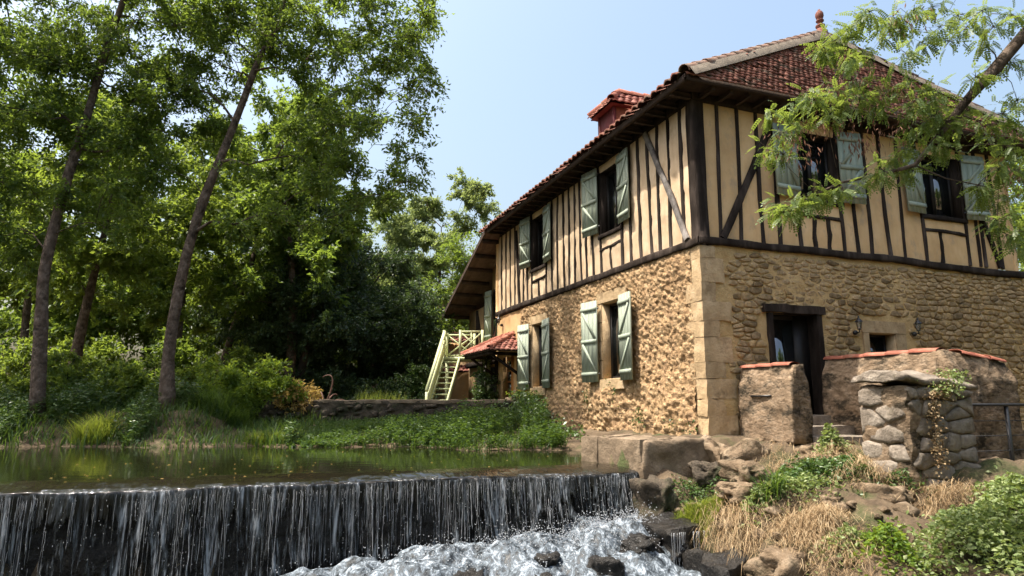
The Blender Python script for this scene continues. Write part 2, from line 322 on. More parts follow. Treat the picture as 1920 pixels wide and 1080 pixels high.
def sheetmat():
    """thin falling water: glossy dark film, torn open into streaks as it falls"""
    m, n, l = nodes('falling_water'); tc = n.new('ShaderNodeTexCoord'); mp = n.new('ShaderNodeMapping'); mp.inputs['Scale'].default_value = (20, 20, 1.3); mp.inputs['Rotation'].default_value = (0, 0, 0)
    l.new(tc.outputs['Object'], mp.inputs[0]); nz = n.new('ShaderNodeTexNoise'); nz.inputs['Scale'].default_value = 1.; nz.inputs['Detail'].default_value = 5; nz.inputs['Roughness'].default_value = .6; l.new(mp.outputs[0], nz.inputs['Vector'])
    sp = n.new('ShaderNodeSeparateXYZ'); l.new(tc.outputs['Object'], sp.inputs[0])
    mr = n.new('ShaderNodeMapRange'); mr.inputs[1].default_value = -.05; mr.inputs[2].default_value = -.42; mr.inputs[3].default_value = .40; mr.inputs[4].default_value = .03; l.new(sp.outputs[2], mr.inputs[0])
    ad = n.new('ShaderNodeMath'); ad.operation = 'ADD'; l.new(nz.outputs[0], ad.inputs[0]); l.new(mr.outputs[0], ad.inputs[1])
    mp2 = n.new('ShaderNodeMapping'); mp2.inputs['Scale'].default_value = (3.2, 3.2, .35); l.new(tc.outputs['Object'], mp2.inputs[0]); nz2 = n.new('ShaderNodeTexNoise'); nz2.inputs['Scale'].default_value = 1.; nz2.inputs['Detail'].default_value = 3; l.new(mp2.outputs[0], nz2.inputs['Vector'])
    sb = n.new('ShaderNodeMath'); sb.operation = 'MULTIPLY_ADD'; l.new(nz2.outputs[0], sb.inputs[0]); sb.inputs[1].default_value = .5; sb.inputs[2].default_value = -.25
    a2 = n.new('ShaderNodeMath'); a2.operation = 'ADD'; l.new(nz.outputs[0], a2.inputs[0]); l.new(sb.outputs[0], a2.inputs[1]); a3 = n.new('ShaderNodeMath'); a3.operation = 'ADD'; l.new(ad.outputs[0], a3.inputs[0]); l.new(sb.outputs[0], a3.inputs[1])
    rr = ramp(n, [(.52, (0, 0, 0)), (.60, (1, 1, 1))]); l.new(a3.outputs[0], rr.inputs[0])
    p = n.new('ShaderNodeBsdfPrincipled'); p.inputs['Roughness'].default_value = .1; p.inputs['IOR'].default_value = 1.33; p.inputs['Specular IOR Level'].default_value = .7
    fo = ramp(n, [(.46, (.012, .012, .010)), (.60, (.045, .05, .055)), (.74, (.34, .37, .40))]); l.new(a2.outputs[0], fo.inputs[0]); l.new(fo.outputs[0], p.inputs['Base Color'])
    b = n.new('ShaderNodeBump'); b.inputs['Strength'].default_value = .8; b.inputs['Distance'].default_value = .04; l.new(nz.outputs[0], b.inputs['Height']); l.new(b.outputs[0], p.inputs['Normal'])
    t = n.new('ShaderNodeBsdfTransparent'); mx = n.new('ShaderNodeMixShader'); l.new(rr.outputs[0], mx.inputs[0]); l.new(t.outputs[0], mx.inputs[1]); l.new(p.outputs[0], mx.inputs[2])
    o = n.new('ShaderNodeOutputMaterial'); l.new(mx.outputs[0], o.inputs[0]); return m
M['sheet'] = sheetmat()
def lipmat():
    """smooth water sliding over the crest"""
    m, n, l = nodes('lip_water'); p = n.new('ShaderNodeBsdfPrincipled'); p.inputs['Base Color'].default_value = (.012, .010, .006, 1)
    p.inputs['Roughness'].default_value = .06; p.inputs['IOR'].default_value = 1.33; p.inputs['Specular IOR Level'].default_value = .6
    tc = n.new('ShaderNodeTexCoord'); mp = n.new('ShaderNodeMapping'); mp.inputs['Scale'].default_value = (5, 1.6, 1.6); l.new(tc.outputs['Object'], mp.inputs[0])
    nz = n.new('ShaderNodeTexNoise'); nz.inputs['Scale'].default_value = 2.2; nz.inputs['Detail'].default_value = 4; l.new(mp.outputs[0], nz.inputs['Vector'])
    b = n.new('ShaderNodeBump'); b.inputs['Strength'].default_value = .35; b.inputs['Distance'].default_value = .05; l.new(nz.outputs[0], b.inputs['Height']); l.new(b.outputs[0], p.inputs['Normal'])
    o = n.new('ShaderNodeOutputMaterial'); l.new(p.outputs[0], o.inputs[0]); return m
M['lip'] = lipmat()
def strandmat():
    m, n, l = nodes('water_strand'); p = n.new('ShaderNodeBsdfPrincipled'); p.inputs['Base Color'].default_value = (.85, .88, .92, 1); p.inputs['Roughness'].default_value = .15
    p.inputs['IOR'].default_value = 1.33; p.inputs['Transmission Weight'].default_value = .7
    o = n.new('ShaderNodeOutputMaterial'); l.new(p.outputs[0], o.inputs[0]); return m
M['strand'] = strandmat()
def foammat():
    m, n, l = nodes('foaming_water'); tc = n.new('ShaderNodeTexCoord'); mp = n.new('ShaderNodeMapping'); mp.inputs['Scale'].default_value = (1.6, 1., 1.); l.new(tc.outputs['Object'], mp.inputs[0])
    nz = n.new('ShaderNodeTexNoise'); nz.inputs['Scale'].default_value = 6.; nz.inputs['Detail'].default_value = 12; nz.inputs['Roughness'].default_value = .8; nz.inputs['Distortion'].default_value = .5; l.new(mp.outputs[0], nz.inputs['Vector'])
    r = ramp(n, [(.44, (.018, .022, .026)), (.53, (.12, .145, .17)), (.62, (.42, .47, .53)), (.75, (.80, .83, .86))]); l.new(nz.outputs[0], r.inputs[0])
    r2 = ramp(n, [(.40, (.25, .25, .25)), (.52, (.85, .85, .85))]); l.new(nz.outputs[0], r2.inputs[0])
    p = n.new('ShaderNodeBsdfPrincipled'); l.new(r.outputs[0], p.inputs['Base Color']); l.new(r2.outputs[0], p.inputs['Roughness']); p.inputs['IOR'].default_value = 1.33
    b = n.new('ShaderNodeBump'); b.inputs['Strength'].default_value = .35; b.inputs['Distance'].default_value = .03; l.new(nz.outputs[0], b.inputs['Height']); l.new(b.outputs[0], p.inputs['Normal'])
    o = n.new('ShaderNodeOutputMaterial'); l.new(p.outputs[0], o.inputs[0]); return m
M['foam'] = foammat()
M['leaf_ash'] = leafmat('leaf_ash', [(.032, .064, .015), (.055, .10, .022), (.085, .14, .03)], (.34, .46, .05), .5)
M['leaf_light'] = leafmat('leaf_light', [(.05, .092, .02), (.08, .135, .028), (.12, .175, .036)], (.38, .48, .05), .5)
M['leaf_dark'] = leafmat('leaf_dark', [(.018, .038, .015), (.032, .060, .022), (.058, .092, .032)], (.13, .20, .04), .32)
M['leaf_willow'] = leafmat('leaf_willow', [(.10, .14, .055), (.15, .195, .08), (.21, .26, .11)], (.40, .48, .12), .5)
M['leaf_robinia'] = leafmat('leaf_robinia', [(.055, .098, .022), (.095, .15, .034), (.17, .215, .07)], (.36, .45, .06), .45)
M['leaf_shrub'] = leafmat('leaf_shrub', [(.07, .14, .018), (.10, .18, .022), (.15, .22, .03)], (.40, .50, .04), .45)
M['leaf_warm'] = leafmat('leaf_warm', [(.30, .20, .05), (.42, .26, .09), (.36, .30, .08)], (.6, .42, .1), .4)
M['leaf_ivy'] = leafmat('leaf_ivy', [(.03, .07, .016), (.06, .115, .026), (.13, .18, .07)], (.18, .28, .03), .25, .35, .5)
M['leaf_bush'] = leafmat('leaf_bush', [(.10, .155, .04), (.18, .235, .08), (.33, .38, .18)], (.38, .46, .08), .35)
M['grass'] = leafmat('grass', [(.022, .058, .014), (.042, .09, .02), (.075, .125, .03)], (.20, .31, .03), .4)
M['grass_bright'] = leafmat('grass_bright', [(.09, .15, .02), (.14, .19, .03), (.20, .21, .05)], (.42, .48, .05), .45)
M['dry'] = leafmat('dry', [(.20, .13, .07), (.33, .235, .135), (.48, .38, .24)], (.40, .28, .14), .25, .8, .1)
M['pod'] = leafmat('pod', [(.12, .055, .035), (.19, .09, .055), (.26, .14, .09)], (.25, .12, .06), .2, .7, .2)
M['blossom'] = leafmat('blossom', [(.62, .55, .60), (.72, .66, .70), (.8, .77, .75)], (.6, .5, .5), .2)
# ================================================================ terrain
WATER_Z = -0.95
def shore_y(x):
    return 15.45 - 1.2 * sstep(x, -2.6, -.4) + .18 * np.sin(x * 1.7) + .1 * np.sin(x * 4.1 + 1)
def pool_edge_b(a): return np.where(a < .55, -2.02, -1.25)
def ground(x, y):
    x = np.asarray(x, float); y = np.asarray(y, float); b, a = to_house(x, y)
    P = np.stack([x, y, x * 0], 1)
    n1 = fbm(P, .9, 4, 3); n2 = fbm(P, 3.2, 3, 9)
    # upstream side
    far = y - shore_y(x)                                   # beyond the far shore
    top = np.where(x < -7.4, -.12, -.35) + .05 * n1
    foot = np.minimum(-.95 + .13 * np.clip(far, 0, 9), -.42)
    steep = -.95 + .5 * np.clip(far, 0, 9)
    bank = np.where(x < -7.4, np.minimum(steep, top), np.where(y < 19.2, foot, top))
    mixw = sstep(x, -8.2, -6.6)
    bank = np.minimum(steep, top) * (1 - mixw) + np.where(y < 19.2, foot, top) * mixw
    right = b - pool_edge_b(a)
    strip = -.95 + .32 * np.clip(right, 0, 1.2)
    plat = np.where(a < .5, -.56, strip)
    up = np.where((far > 0), bank, np.where(right > 0, plat, -.95 - np.minimum(.8, .6 * np.minimum(-far, -right))))
    up = np.where((far > 0) & (right > 0), np.maximum(np.minimum(bank, -.42), strip), up)
    # downstream side: right bank falls towards the river and the viewer
    edge = -2.35 + .25 * n1 + .35 * sstep(a, -2.2, -6)                        # river edge in b
    zb = -.62 - .25 * np.clip(-a - 1.2, 0, 9) - .12 * sstep(-a, 1.0, 1.8) + .15 * np.clip(b + .3, -2.5, 2.5) * sstep(-a, 1.2, 3.5) + .15 * n1 + .08 * n2
    zb = zb - .35 * sstep(b, 3.2, 4.4) * sstep(-a, .3, 1.5) * (1 - sstep(-a, 3, 5))
    zb = zb - .50 * (1 - sstep(b, -1.2, .2)) * (1 - sstep(-a, 1.9, 3.0))
    lip = sstep(b, edge - .1, edge + .75)
    down = -2.9 + (zb + 2.9) * lip ** .55
    z = np.where(a > -.72, up, np.where(b < -2.0, np.minimum(down, -2.5), down))
    inside = (b > .1) & (a > .1) & (b < 9) & (a < 16.5)
    z = np.where(inside, -.6, z)
    d = np.hypot(x, y - 14)
    z = z + .045 * n2 * sstep(d, 0, 1) + 1.2 * sstep(d, 45, 160) * (1 + n1)
    # the left bank of the lower river, out of view, and the ground behind the viewer
    lowleft = sstep(-b, 17, 21) * (a < -1.05)
    z = np.where(lowleft > 0, np.maximum(z, -2.9 + 2.7 * lowleft), z)
    return z
gx = np.unique(np.concatenate([np.linspace(-260, -40, 23), np.linspace(-40, -15, 26), np.linspace(-15, 11, 210), np.linspace(11, 40, 30), np.linspace(40, 260, 23)]))
gy = np.unique(np.concatenate([np.linspace(-260, -30, 23), np.linspace(-30, 4, 35), np.linspace(4, 22, 150), np.linspace(22, 60, 39), np.linspace(60, 320, 27)]))
X, Y = np.meshgrid(gx, gy, indexing='ij'); Z = ground(X.ravel(), Y.ravel())
i = np.arange(len(gx) - 1)[:, None] * len(gy) + np.arange(len(gy) - 1)[None]
add('ground', np.stack([X.ravel(), Y.ravel(), Z], 1), np.stack([i, i + len(gy), i + len(gy) + 1, i + 1], -1).reshape(-1, 4), M['earth'], smooth=True, kind='structure')

# ================================================================ water
def grid(u0, u1, v0, v1, nu, nv):
    U, V = np.meshgrid(np.linspace(u0, u1, nu), np.linspace(v0, v1, nv), indexing='ij')
    i = np.arange(nu - 1)[:, None] * nv + np.arange(nv - 1)[None]
    return U.ravel(), V.ravel(), np.stack([i, i + nv, i + nv + 1, i + 1], -1).reshape(-1, 4)
# the pool ends in the house frame along the weir (a = -0.62); one sheet reaching upstream
u, v, F = grid(-60, 0.2, -.16, 30, 90, 60)
add('upper_river_water', np.stack([u, v, np.full(u.shape, WATER_Z)], 1), F, M['water'], frame=HF, kind='structure')
u, v, F = grid(-45, -1.5, -60, -1.05, 60, 80)
add('lower_river_water', np.stack([u, v, -2.32 + .02 * fbm(np.stack([u, v, u * 0], 1), 1.5, 3, 4)], 1), F, M['water'], frame=HF, smooth=True, kind='structure')

skew = lambda b: .032 * np.clip(-2.2 - np.asarray(b, float), 0, 9.8)      # the weir is not quite square to the house
# weir: a stone sill across the river with a rough face
WEIR_L = -17.0
weir = thing('weir', 'dark wet stone weir crossing the river under the falling water', 'weir', (-6, -1, -2.6), HF)
def weir_face(u, v):                                         # u along the crest, v height
    P = np.stack([u, v * .6, u * 0], 1)
    d1, d2, rv = cell(u * 2.2, v * 3.0, 5)
    return skew(u) - .90 + .04 * fbm(P, 2.5, 4, 2) - .05 * (rv - .5) - .03 * sstep(d2 - d1, 0, .15)
u, v, F = grid(WEIR_L, -2.02, -2.9, -1.02, 300, 50)
add('face', np.stack([u, weir_face(u, v), v], 1), F, M['wetrock'], weir, HF, smooth=True)
V, F = rough_box(WEIR_L, -2.02, -.90, -.35, -1.4, -1.025, .12, .015, 3, 4, .10)
V[:, 1] += skew(V[:, 0]); add('crest', V, F, M['wetrock'], weir, HF, smooth=True)
# falling water
fall_foot = lambda b: np.interp(b, [-17, -9, -6, -4, -2.9, -2.1], [-2.3, -2.22, -1.98, -1.80, -1.66, -1.52])
wf = thing('waterfall', 'thin curtain of water falling over the weir in streaks', 'waterfall', (-6, -1, WATER_Z), HF, kind='structure')
def fall_path(s, b):                                        # s 0..1 over the lip, then down
    wob = .03 * np.sin(b * 5.1) + .02 * np.sin(b * 13.7 + 1) + .05 * np.sin(b * 1.3) + .015 * np.sin(b * 31)
    lip = np.clip(s / .3, 0, 1); dn = np.clip((s - .3) / .7, 0, 1)
    a = -.13 - .80 * lip - .05 * np.sin(lip * math.pi / 2) - (.05 + .06 * dn) * dn - wob * (.6 + dn) * lip ** 3
    a = a + skew(b)
    zl = WATER_Z + .006 - .07 * lip ** 2.4 + .010 * np.sin(b * 2.3 + np.sin(b * .7)) * lip
    return a, zl + (fall_foot(b) - zl) * dn ** 1.15
u, v, F = grid(WEIR_L, -2.08, 0, .33, 760, 26)
a_, z_ = fall_path(v, u); endc = sstep(u, -2.45, -2.08)
P = np.stack([u + .10 * endc * v, a_, z_], 1); P[:, 2] += .010 * fbm(np.stack([u * 3, v * 8, u * 0], 1), 1, 3, 31) * sstep(v, 0, .05)
add('lip', P, F, M['lip'], wf, HF, smooth=True)
u, v, F = grid(WEIR_L, -2.08, .25, 1, 760, 50)
a_, z_ = fall_path(v, u); endc = sstep(u, -2.45, -2.08)
P = np.stack([u + .10 * endc * v, a_, z_], 1)
rip = fbm(np.stack([u * 9, v * 1.5, u * 0], 1), 1, 3, 21)
P[:, 1] -= .018 * rip * sstep(v, .1, .5); P[:, 1] -= .004 + .01 * sstep(v, .3, .36)
add('sheet', P, F, M['sheet'], wf, HF, smooth=True)
mb = MB()
for k in range(900):
    b = rng.uniform(-11.6, -2.1); 
    if fbm(np.array([[b * 1.3, 0, 0]]), 1, 2, 77)[0] < .0 and rng.random() < .82: continue
    s0 = .31 + .08 * rng.random() + (.5 * rng.random() if rng.random() < .25 else 0); s1 = min(1, s0 + rng.uniform(.12, .75) * (1 if rng.random() < .55 else .45))
    n = 12; s = np.linspace(s0, s1, n); a, z = fall_path(s, np.full(n, b)); r = rng.uniform(.0007, .0024) * (.3 + 1.3 * rng.random(n)) * (1 if rng.random() < .9 else 2.0)
    r[0] *= .3; r[-1] *= .3
    P = np.stack([b + np.cumsum(rng.normal(0, .0035, n)), a - .03 - .02 * rng.random(), z], 1)
    V, F = tube(P, r, 4); mb.put(V, F)
for k in range(900):                                        # loose drops
    b = rng.uniform(-11.5, -2.1); s = rng.uniform(.36, 1); a, z = fall_path(np.array([s]), np.array([b]))
    V, F = ico(1); r = rng.uniform(.002, .005); mb.put(V * [r, r, r * 2.2] + [b, a[0] - rng.uniform(.01, .10), z[0]], F)
mb.build('strands', M['strand'], wf, HF, smooth=True, kind='stuff')
# rapids below the fall
def rapid_z(b, a):
    t = sstep(-a, 1.15, 3.6)
    P = np.stack([b, a, b * 0], 1)
    z0 = fall_foot(b); z1 = -2.42
    st = .12 * (cell(b * 1.5, a * 1.7, 8)[0] - .4)
    return z0 + (z1 - z0) * t - st * 1.5 + .075 * fbm(P, 2.6, 3, 41) + .022 * fbm(P, 9, 2, 43)
u, v, F = grid(-9.5, -1.62, -4.6, -1.02, 300, 150)
z = rapid_z(u, v) - .9 * sstep(u, -2.25, -1.7) * sstep(-v, 1.5, 1.9) - .25 * sstep(-u, 7.2, 9.4)
rap = add('foaming_rapids', np.stack([u, v, z], 1), F, M['foam'], frame=HF, smooth=True, kind='structure')
mb = MB()
for k in range(2600):
    b = -2.1 - abs(rng.normal(0, 2.0)); a = -1.15 - abs(rng.normal(0, .45)); 
    if b < -8: continue
    z0 = rapid_z(np.array([b]), np.array([a]))[0]; r = rng.uniform(.003, .011)
    V, F = ico(1); mb.put(V * r + [b, a, z0 + abs(rng.normal(0, .09))], F)
sp = thing('water_spray', 'white drops of spray above the foaming rapids', 'spray', (-4, -1.6, -1.9), HF, kind='stuff')
mb.build('drops', M['strand'], sp, HF, smooth=True, kind='stuff')
# boulders in the rapids
bl = [(-2.62, -1.95, -1.74, .36, .3, .20, 'dark wet boulder at the top of the rapids beside the right bank ledge'),
      (-3.25, -2.15, -1.95, .30, .3, .24, 'black boulder with water pouring round it, second from the right bank'),
      (-3.95, -1.75, -1.86, .26, .22, .15, 'low wet rock near the foot of the fall in the middle of the rapids'),
      (-4.15, -2.35, -2.1, .30, .26, .26, 'pointed dark rock splitting the foam at the bottom of the picture'),
      (-4.95, -1.85, -2.0, .26, .22, .15, 'small round dark rock half under foam left of the middle'),
      (-5.35, -2.15, -2.12, .26, .22, .15, 'flat dark rock at the lower left end of the rapids'),
      (-3.0, -1.45, -1.66, .22, .16, .10, 'wet hump of rock close under the falling water on the right')]
for k, (b, a, z, sx, sy, sz, lab) in enumerate(bl):
    t = thing('boulder', lab, 'rock', (b, a, z), HF, group='boulders in the rapids')
    V, F = rock((b, a, z - .16), (sx * .8, sy * .8, sz * .9), 30 + k, 4, .6); add('stone', V, F, M['wetrock'], t, HF, smooth=True)
# ledge of rock where the right end of the fall lands
t = thing('rock_ledge', 'dark dripping rock ledge at the right end of the waterfall', 'rock', (-1.9, -1.7, -2.6), HF)
V, F = rough_box(-2.42, -1.45, -2.25, -1.02, -2.9, -1.62, .05, .11, 2.6, 5, .06, 5); add('stone', V, F, M['wetrock'], t, HF, smooth=True)
V, F = rough_box(-2.30, -1.62, -3.3, -2.2, -2.9, -1.84, .05, .12, 2.6, 15, .05, 5); add('stone', V, F, M['wetrock'], t, HF, smooth=True)
mb = MB()
for k in range(26):
    b = rng.uniform(-2.4, -1.7); n = 10; z = np.linspace(-1.64, -1.64 - rng.uniform(.3, .9), n)
    V, F = tube(np.stack([b + np.cumsum(rng.normal(0, .004, n)), np.full(n, -2.33), z], 1), rng.uniform(.002, .005), 4); mb.put(V, F)
mb.build('drips', M['strand'], t, HF, kind='stuff')

# ================================================================ the house
house = thing('mill_house', 'half-timbered mill house with stone ground floor and hipped red tile roof', 'house', (0, 0, -.6), HF)
def fp(side, s, o, z):
    s, o, z = np.broadcast_arrays(np.asarray(s, float), np.asarray(o, float), np.asarray(z, float))
    return np.stack([-o, s, z], -1) if side == 'L' else np.stack([s, -o, z], -1)
def fbox(side, s0, s1, o0, o1, z0, z1):
    V, F = box(s0, s1, o0, o1, z0, z1); return fp(side, V[:, 0], V[:, 1], V[:, 2]), F
def fadd(name, side, s0, s1, o0, o1, z0, z1, mat, parent=house, amp=0., res=.1, rnd=.008, seed=0, nscale=4.):
    if amp:
        V, F = rough_box(s0, s1, o0, o1, z0, z1, res, amp, nscale, seed, rnd); return add(name, fp(side, V[:, 0], V[:, 1], V[:, 2]), F, mat, parent, HF, smooth=False)
    V, F = fbox(side, s0, s1, o0, o1, z0, z1); return add(name, V, F, mat, parent, HF)
def fbeam(side, p0, p1, w, o0, o1, mat, parent=house, name='timber_stud', wob=.012, seed=0, n=7):
    """hewn timber lying in the facade from p0 to p1 (s, z)"""
    r = np.random.default_rng(seed); p0 = np.array(p0, float); p1 = np.array(p1, float); d = p1 - p0; L = np.linalg.norm(d); d /= L; q = np.array([-d[1], d[0]])
    t = np.linspace(0, 1, n); c = p0 + np.outer(t, p1 - p0) + np.outer(np.cumsum(r.normal(0, wob * .6, n)) * np.sin(t * math.pi) ** .5, q)
    wl = w / 2 * (1 + r.normal(0, .09, n)); wr = w / 2 * (1 + r.normal(0, .09, n)); ot = o1 + r.normal(0, .006, n)
    A = c + q * wl[:, None]; B = c - q * wr[:, None]
    rings = np.stack([fp(side, A[:, 0], o0, A[:, 1]), fp(side, A[:, 0], ot - .008, A[:, 1]), fp(side, A[:, 0] * .8 + B[:, 0] * .2, ot + .004, A[:, 1] * .8 + B[:, 1] * .2),
                      fp(side, A[:, 0] * .2 + B[:, 0] * .8, ot + .004, A[:, 1] * .2 + B[:, 1] * .8), fp(side, B[:, 0], ot - .008, B[:, 1]), fp(side, B[:, 0], o0, B[:, 1])], 1)
    k = 6; V = rings.reshape(-1, 3); i = np.arange(n - 1)[:, None] * k; j = np.arange(k)[None]; j2 = (j + 1) % k
    F = [np.stack([i + j, i + j2, i + k + j2, i + k + j], -1).reshape(-1, 4), np.array([[0, 1, 2], [0, 2, 3], [0, 3, 4], [0, 4, 5]]), np.array([[0, 2, 1], [0, 3, 2], [0, 4, 3], [0, 5, 4]]) + (n - 1) * k]
    return add(name, V, F, mat, parent, HF)
# inner body, so that no light passes through
V, F = box(.32, 8.6, .32, 11.3, -.6, 6.05); add('inner_wall', V, F, M['mortar'], house, HF)
BEAM_Z0, BEAM_Z1, PLATE = 2.94, 3.08, 5.80
# ---- infill panels and studs. openings: (s0, s1, z0, z1)
OPL = [(2.86, 3.82, 4.05, 5.62), (7.24, 8.27, 4.05, 5.62)]
OPR = [(2.42, 3.48, 4.13, 5.55), (5.90, 7.12, 4.13, 5.55)]
studL = [.43, .87, 1.26, 1.63, 2.04, 2.42, 2.80, 3.88, 4.25, 4.61, 4.95, 5.28, 5.64, 5.98, 6.37, 6.78, 7.18, 8.33, 8.70, 9.04, 9.38, 9.79, 10.22, 10.65, 11.1]
studR = [.52, .99, 1.48, 1.87, 2.36, 3.54, 3.86, 4.28, 4.77, 5.25, 5.84, 7.18, 7.52, 7.72, 8.20]
def panel(side, s0, s1, z0, z1, seed):
    if s1 - s0 < .03 or z1 - z0 < .05: return
    nu = max(2, int((s1 - s0) / .09)); nv = max(2, int((z1 - z0) / .10)); u, v, F = grid(s0, s1, z0, z1, nu + 1, nv + 1)
    x = (u - s0) / (s1 - s0); y = (v - z0) / (z1 - z0); pill = (4 * x * (1 - x)) ** .5 * (4 * y * (1 - y)) ** .35
    amp = .020 if side == 'L' else .008
    o = .004 + pill * (.014 if side == 'L' else .008) + amp * fbm(np.stack([u, v, u * 0 + (5 if side == 'L' else 0)], 1), 5 if side == 'L' else 2.5, 4, 12) * pill
    add('infill_panel', fp(side, u, o, v), F, M['plaster_pale' if side == 'L' else 'plaster'], house, HF, smooth=True)
def facade(side, studs, ops, s_end, wst):
    ends = [0.10] + studs + [s_end]; k = 0
    for i in range(len(ends) - 1):
        s0, s1 = ends[i] - .03, ends[i + 1] + .03; mid = (s0 + s1) / 2; k += 1
        op = [q for q in ops if q[0] < mid < q[1]]
        if op: panel(side, s0, s1, BEAM_Z1 - .04, op[0][2], k); panel(side, s0, s1, op[0][3], PLATE + .05, k)
        else: panel(side, s0, s1, BEAM_Z1 - .04, PLATE + .05, k)
    for i, s in enumerate(studs):
        r = random.Random(i * 7 + len(studs)); lean = r.uniform(-.05, .05)
        fbeam(side, (s - lean, BEAM_Z1 - .02), (s + lean * .5, PLATE + .02), wst * r.uniform(.85, 1.2), -.05, .035, M['timber'], seed=i + (100 if side == 'R' else 0))
facade('L', studL, OPL, 11.5, .10)
facade('R', studR, OPR, 8.72, .085)
# backing behind the panels (plaster ends at the far right)
for nm, (x0, x1, y0, y1) in {'river': (.06, .34, .06, 11.56), 'right': (.06, 8.72, .06, .34)}.items():
    pass
fbeam('L', (.04, 2.98), (.04, PLATE + .1), .17, -.20, .05, M['timber'], name='corner_post', seed=51, wob=.008)
fbeam('R', (.03, 3.0), (.03, PLATE + .1), .13, -.20, .052, M['timber'], name='corner_post', seed=52, wob=.006)
fbeam('L', (11.55, 2.98), (11.55, PLATE + .1), .2, -.20, .05, M['plaster'], name='corner_post', seed=53)
fbeam('R', (8.72, 3.0), (8.72, PLATE + .1), .12, -.20, .03, M['plaster'], name='corner_post', seed=54)
fbeam('L', (1.66, 5.78), (.30, 3.1), .12, .03, .085, M['timber_grey'], name='timber_brace', seed=60, wob=.02)
fbeam('L', (9.62, 5.6), (9.36, 3.1), .12, .03, .07, M['timber'], name='timber_brace', seed=61)
fbeam('R', (.50, 3.1), (1.74, 5.45), .15, .02, .065, M['timber'], name='timber_brace', seed=62)
fbeam('R', (7.52, 4.75), (8.14, 3.08), .12, .02, .06, M['timber'], name='timber_brace', seed=63)
# sill beams and wall plates
fbeam('L', (-.05, 3.01), (11.6, 3.08), .15, -.1, .07, M['timber'], name='sill_beam', seed=70, n=30, wob=.012)
t = np.linspace(0, 1, 30); 
def sill_right():
    n = 34; s = np.linspace(-.04, 8.92, n); z = 3.02 - .07 * sstep(s, 4.8, 7.2) + .008 * np.sin(s * 3)
    h = .072 + .006 * np.sin(s * 7.3); r = np.random.default_rng(3)
    o = .06 + r.normal(0, .006, n)
    rings = np.stack([fp('R', s, -.1, z - h), fp('R', s, o, z - h), fp('R', s, o + .01, z - h * .5), fp('R', s, o + .01, z + h * .6), fp('R', s, o - .005, z + h), fp('R', s, -.1, z + h)], 1)
    k = 6; i = np.arange(n - 1)[:, None] * k; j = np.arange(k)[None]; j2 = (j + 1) % k
    add('sill_beam', rings.reshape(-1, 3), [np.stack([i + j, i + j2, i + k + j2, i + k + j], -1).reshape(-1, 4), np.array([[0, 2, 1], [0, 3, 2], [0, 4, 3], [0, 5, 4]]), np.array([[0, 1, 2], [0, 2, 3], [0, 3, 4], [0, 4, 5]]) + (n - 1) * k], M['timber'], house, HF)
sill_right()
fbeam('L', (-.06, 5.89), (11.6, 5.89), .2, -.1, .06, M['timber'], name='wall_plate', seed=71, n=24)
fbeam('R', (-.06, 5.90), (8.9, 5.90), .2, -.1, .065, M['timber'], name='wall_plate', seed=72, n=20)
# rails, window posts below the upper windows
def under_window(side, o, mids, seed):
    s0, s1, z0, z1 = o
    fbeam(side, (s0 - .1, z0 - .06), (s1 + .1, z0 - .06), .10, -.02, .06, M['timber'], name='window_sill', seed=seed)
    fbeam(side, (s0 - .06, z0 - .36), (s1 + .06, z0 - .38), .075, -.03, .034, M['timber'], name='timber_rail', seed=seed + 1)
    for m in mids: fbeam(side, (m, z0 - .38), (m - .02, BEAM_Z1 - .02), .10, -.04, .033, M['timber'], seed=seed + 2 + int(m * 10))
under_window('L', OPL[0], [3.35], 200); under_window('L', OPL[1], [7.76], 210)
under_window('R', OPR[0], [2.80, 3.15], 220); under_window('R', OPR[1], [6.34], 230)
# ---- windows: dark frame set back, casements, pane
def window(side, o, depth=.16, fw=.075, mull=1, reveal=M['timber'], name='window', parent=house, glaze=None):
    s0, s1, z0, z1 = o
    mb = MB()
    for q in [(s0 - .03, s0 + .012, -.34, .0, z0, z1), (s1 - .012, s1 + .03, -.34, .0, z0, z1), (s0 - .03, s1 + .03, -.34, .0, z1 - .012, z1 + .03), (s0 - .03, s1 + .03, -.34, .0, z0 - .03, z0 + .012)]: mb.put(*fbox(side, *q))
    w = mb.build(name, reveal, parent, HF)
    mb = MB(); d0, d1 = -depth - .05, -depth
    for q in [(s0, s0 + fw, z0, z1), (s1 - fw, s1, z0, z1), (s0 + fw, s1 - fw, z0, z0 + fw), (s0 + fw, s1 - fw, z1 - fw, z1)]: mb.put(*fbox(side, q[0], q[1], d0, d1, q[2], q[3]))
    for k in range(mull):
        c = s0 + (s1 - s0) * (k + 1) / (mull + 1); mb.put(*fbox(side, c - .045, c + .045, d0 + .003, d1 + .004, z0 + fw, z1 - fw))
    mb.build('window_frame', M['frame'], w, HF)
    xs = [s0 + fw] + [s0 + (s1 - s0) * (k + 1) / (mull + 1) for k in range(mull)] + [s1 - fw]
    for k in range(len(xs) - 1):
        q = fbox(side, xs[k] - .01, xs[k + 1] + .01, d0 + .01, d0 + .022, z0 + fw - .01, z1 - fw + .01); add('pane', q[0], q[1], M['glass'], w, HF)
    return w
for o in OPL: window('L', o)
for o in OPR: window('R', o)
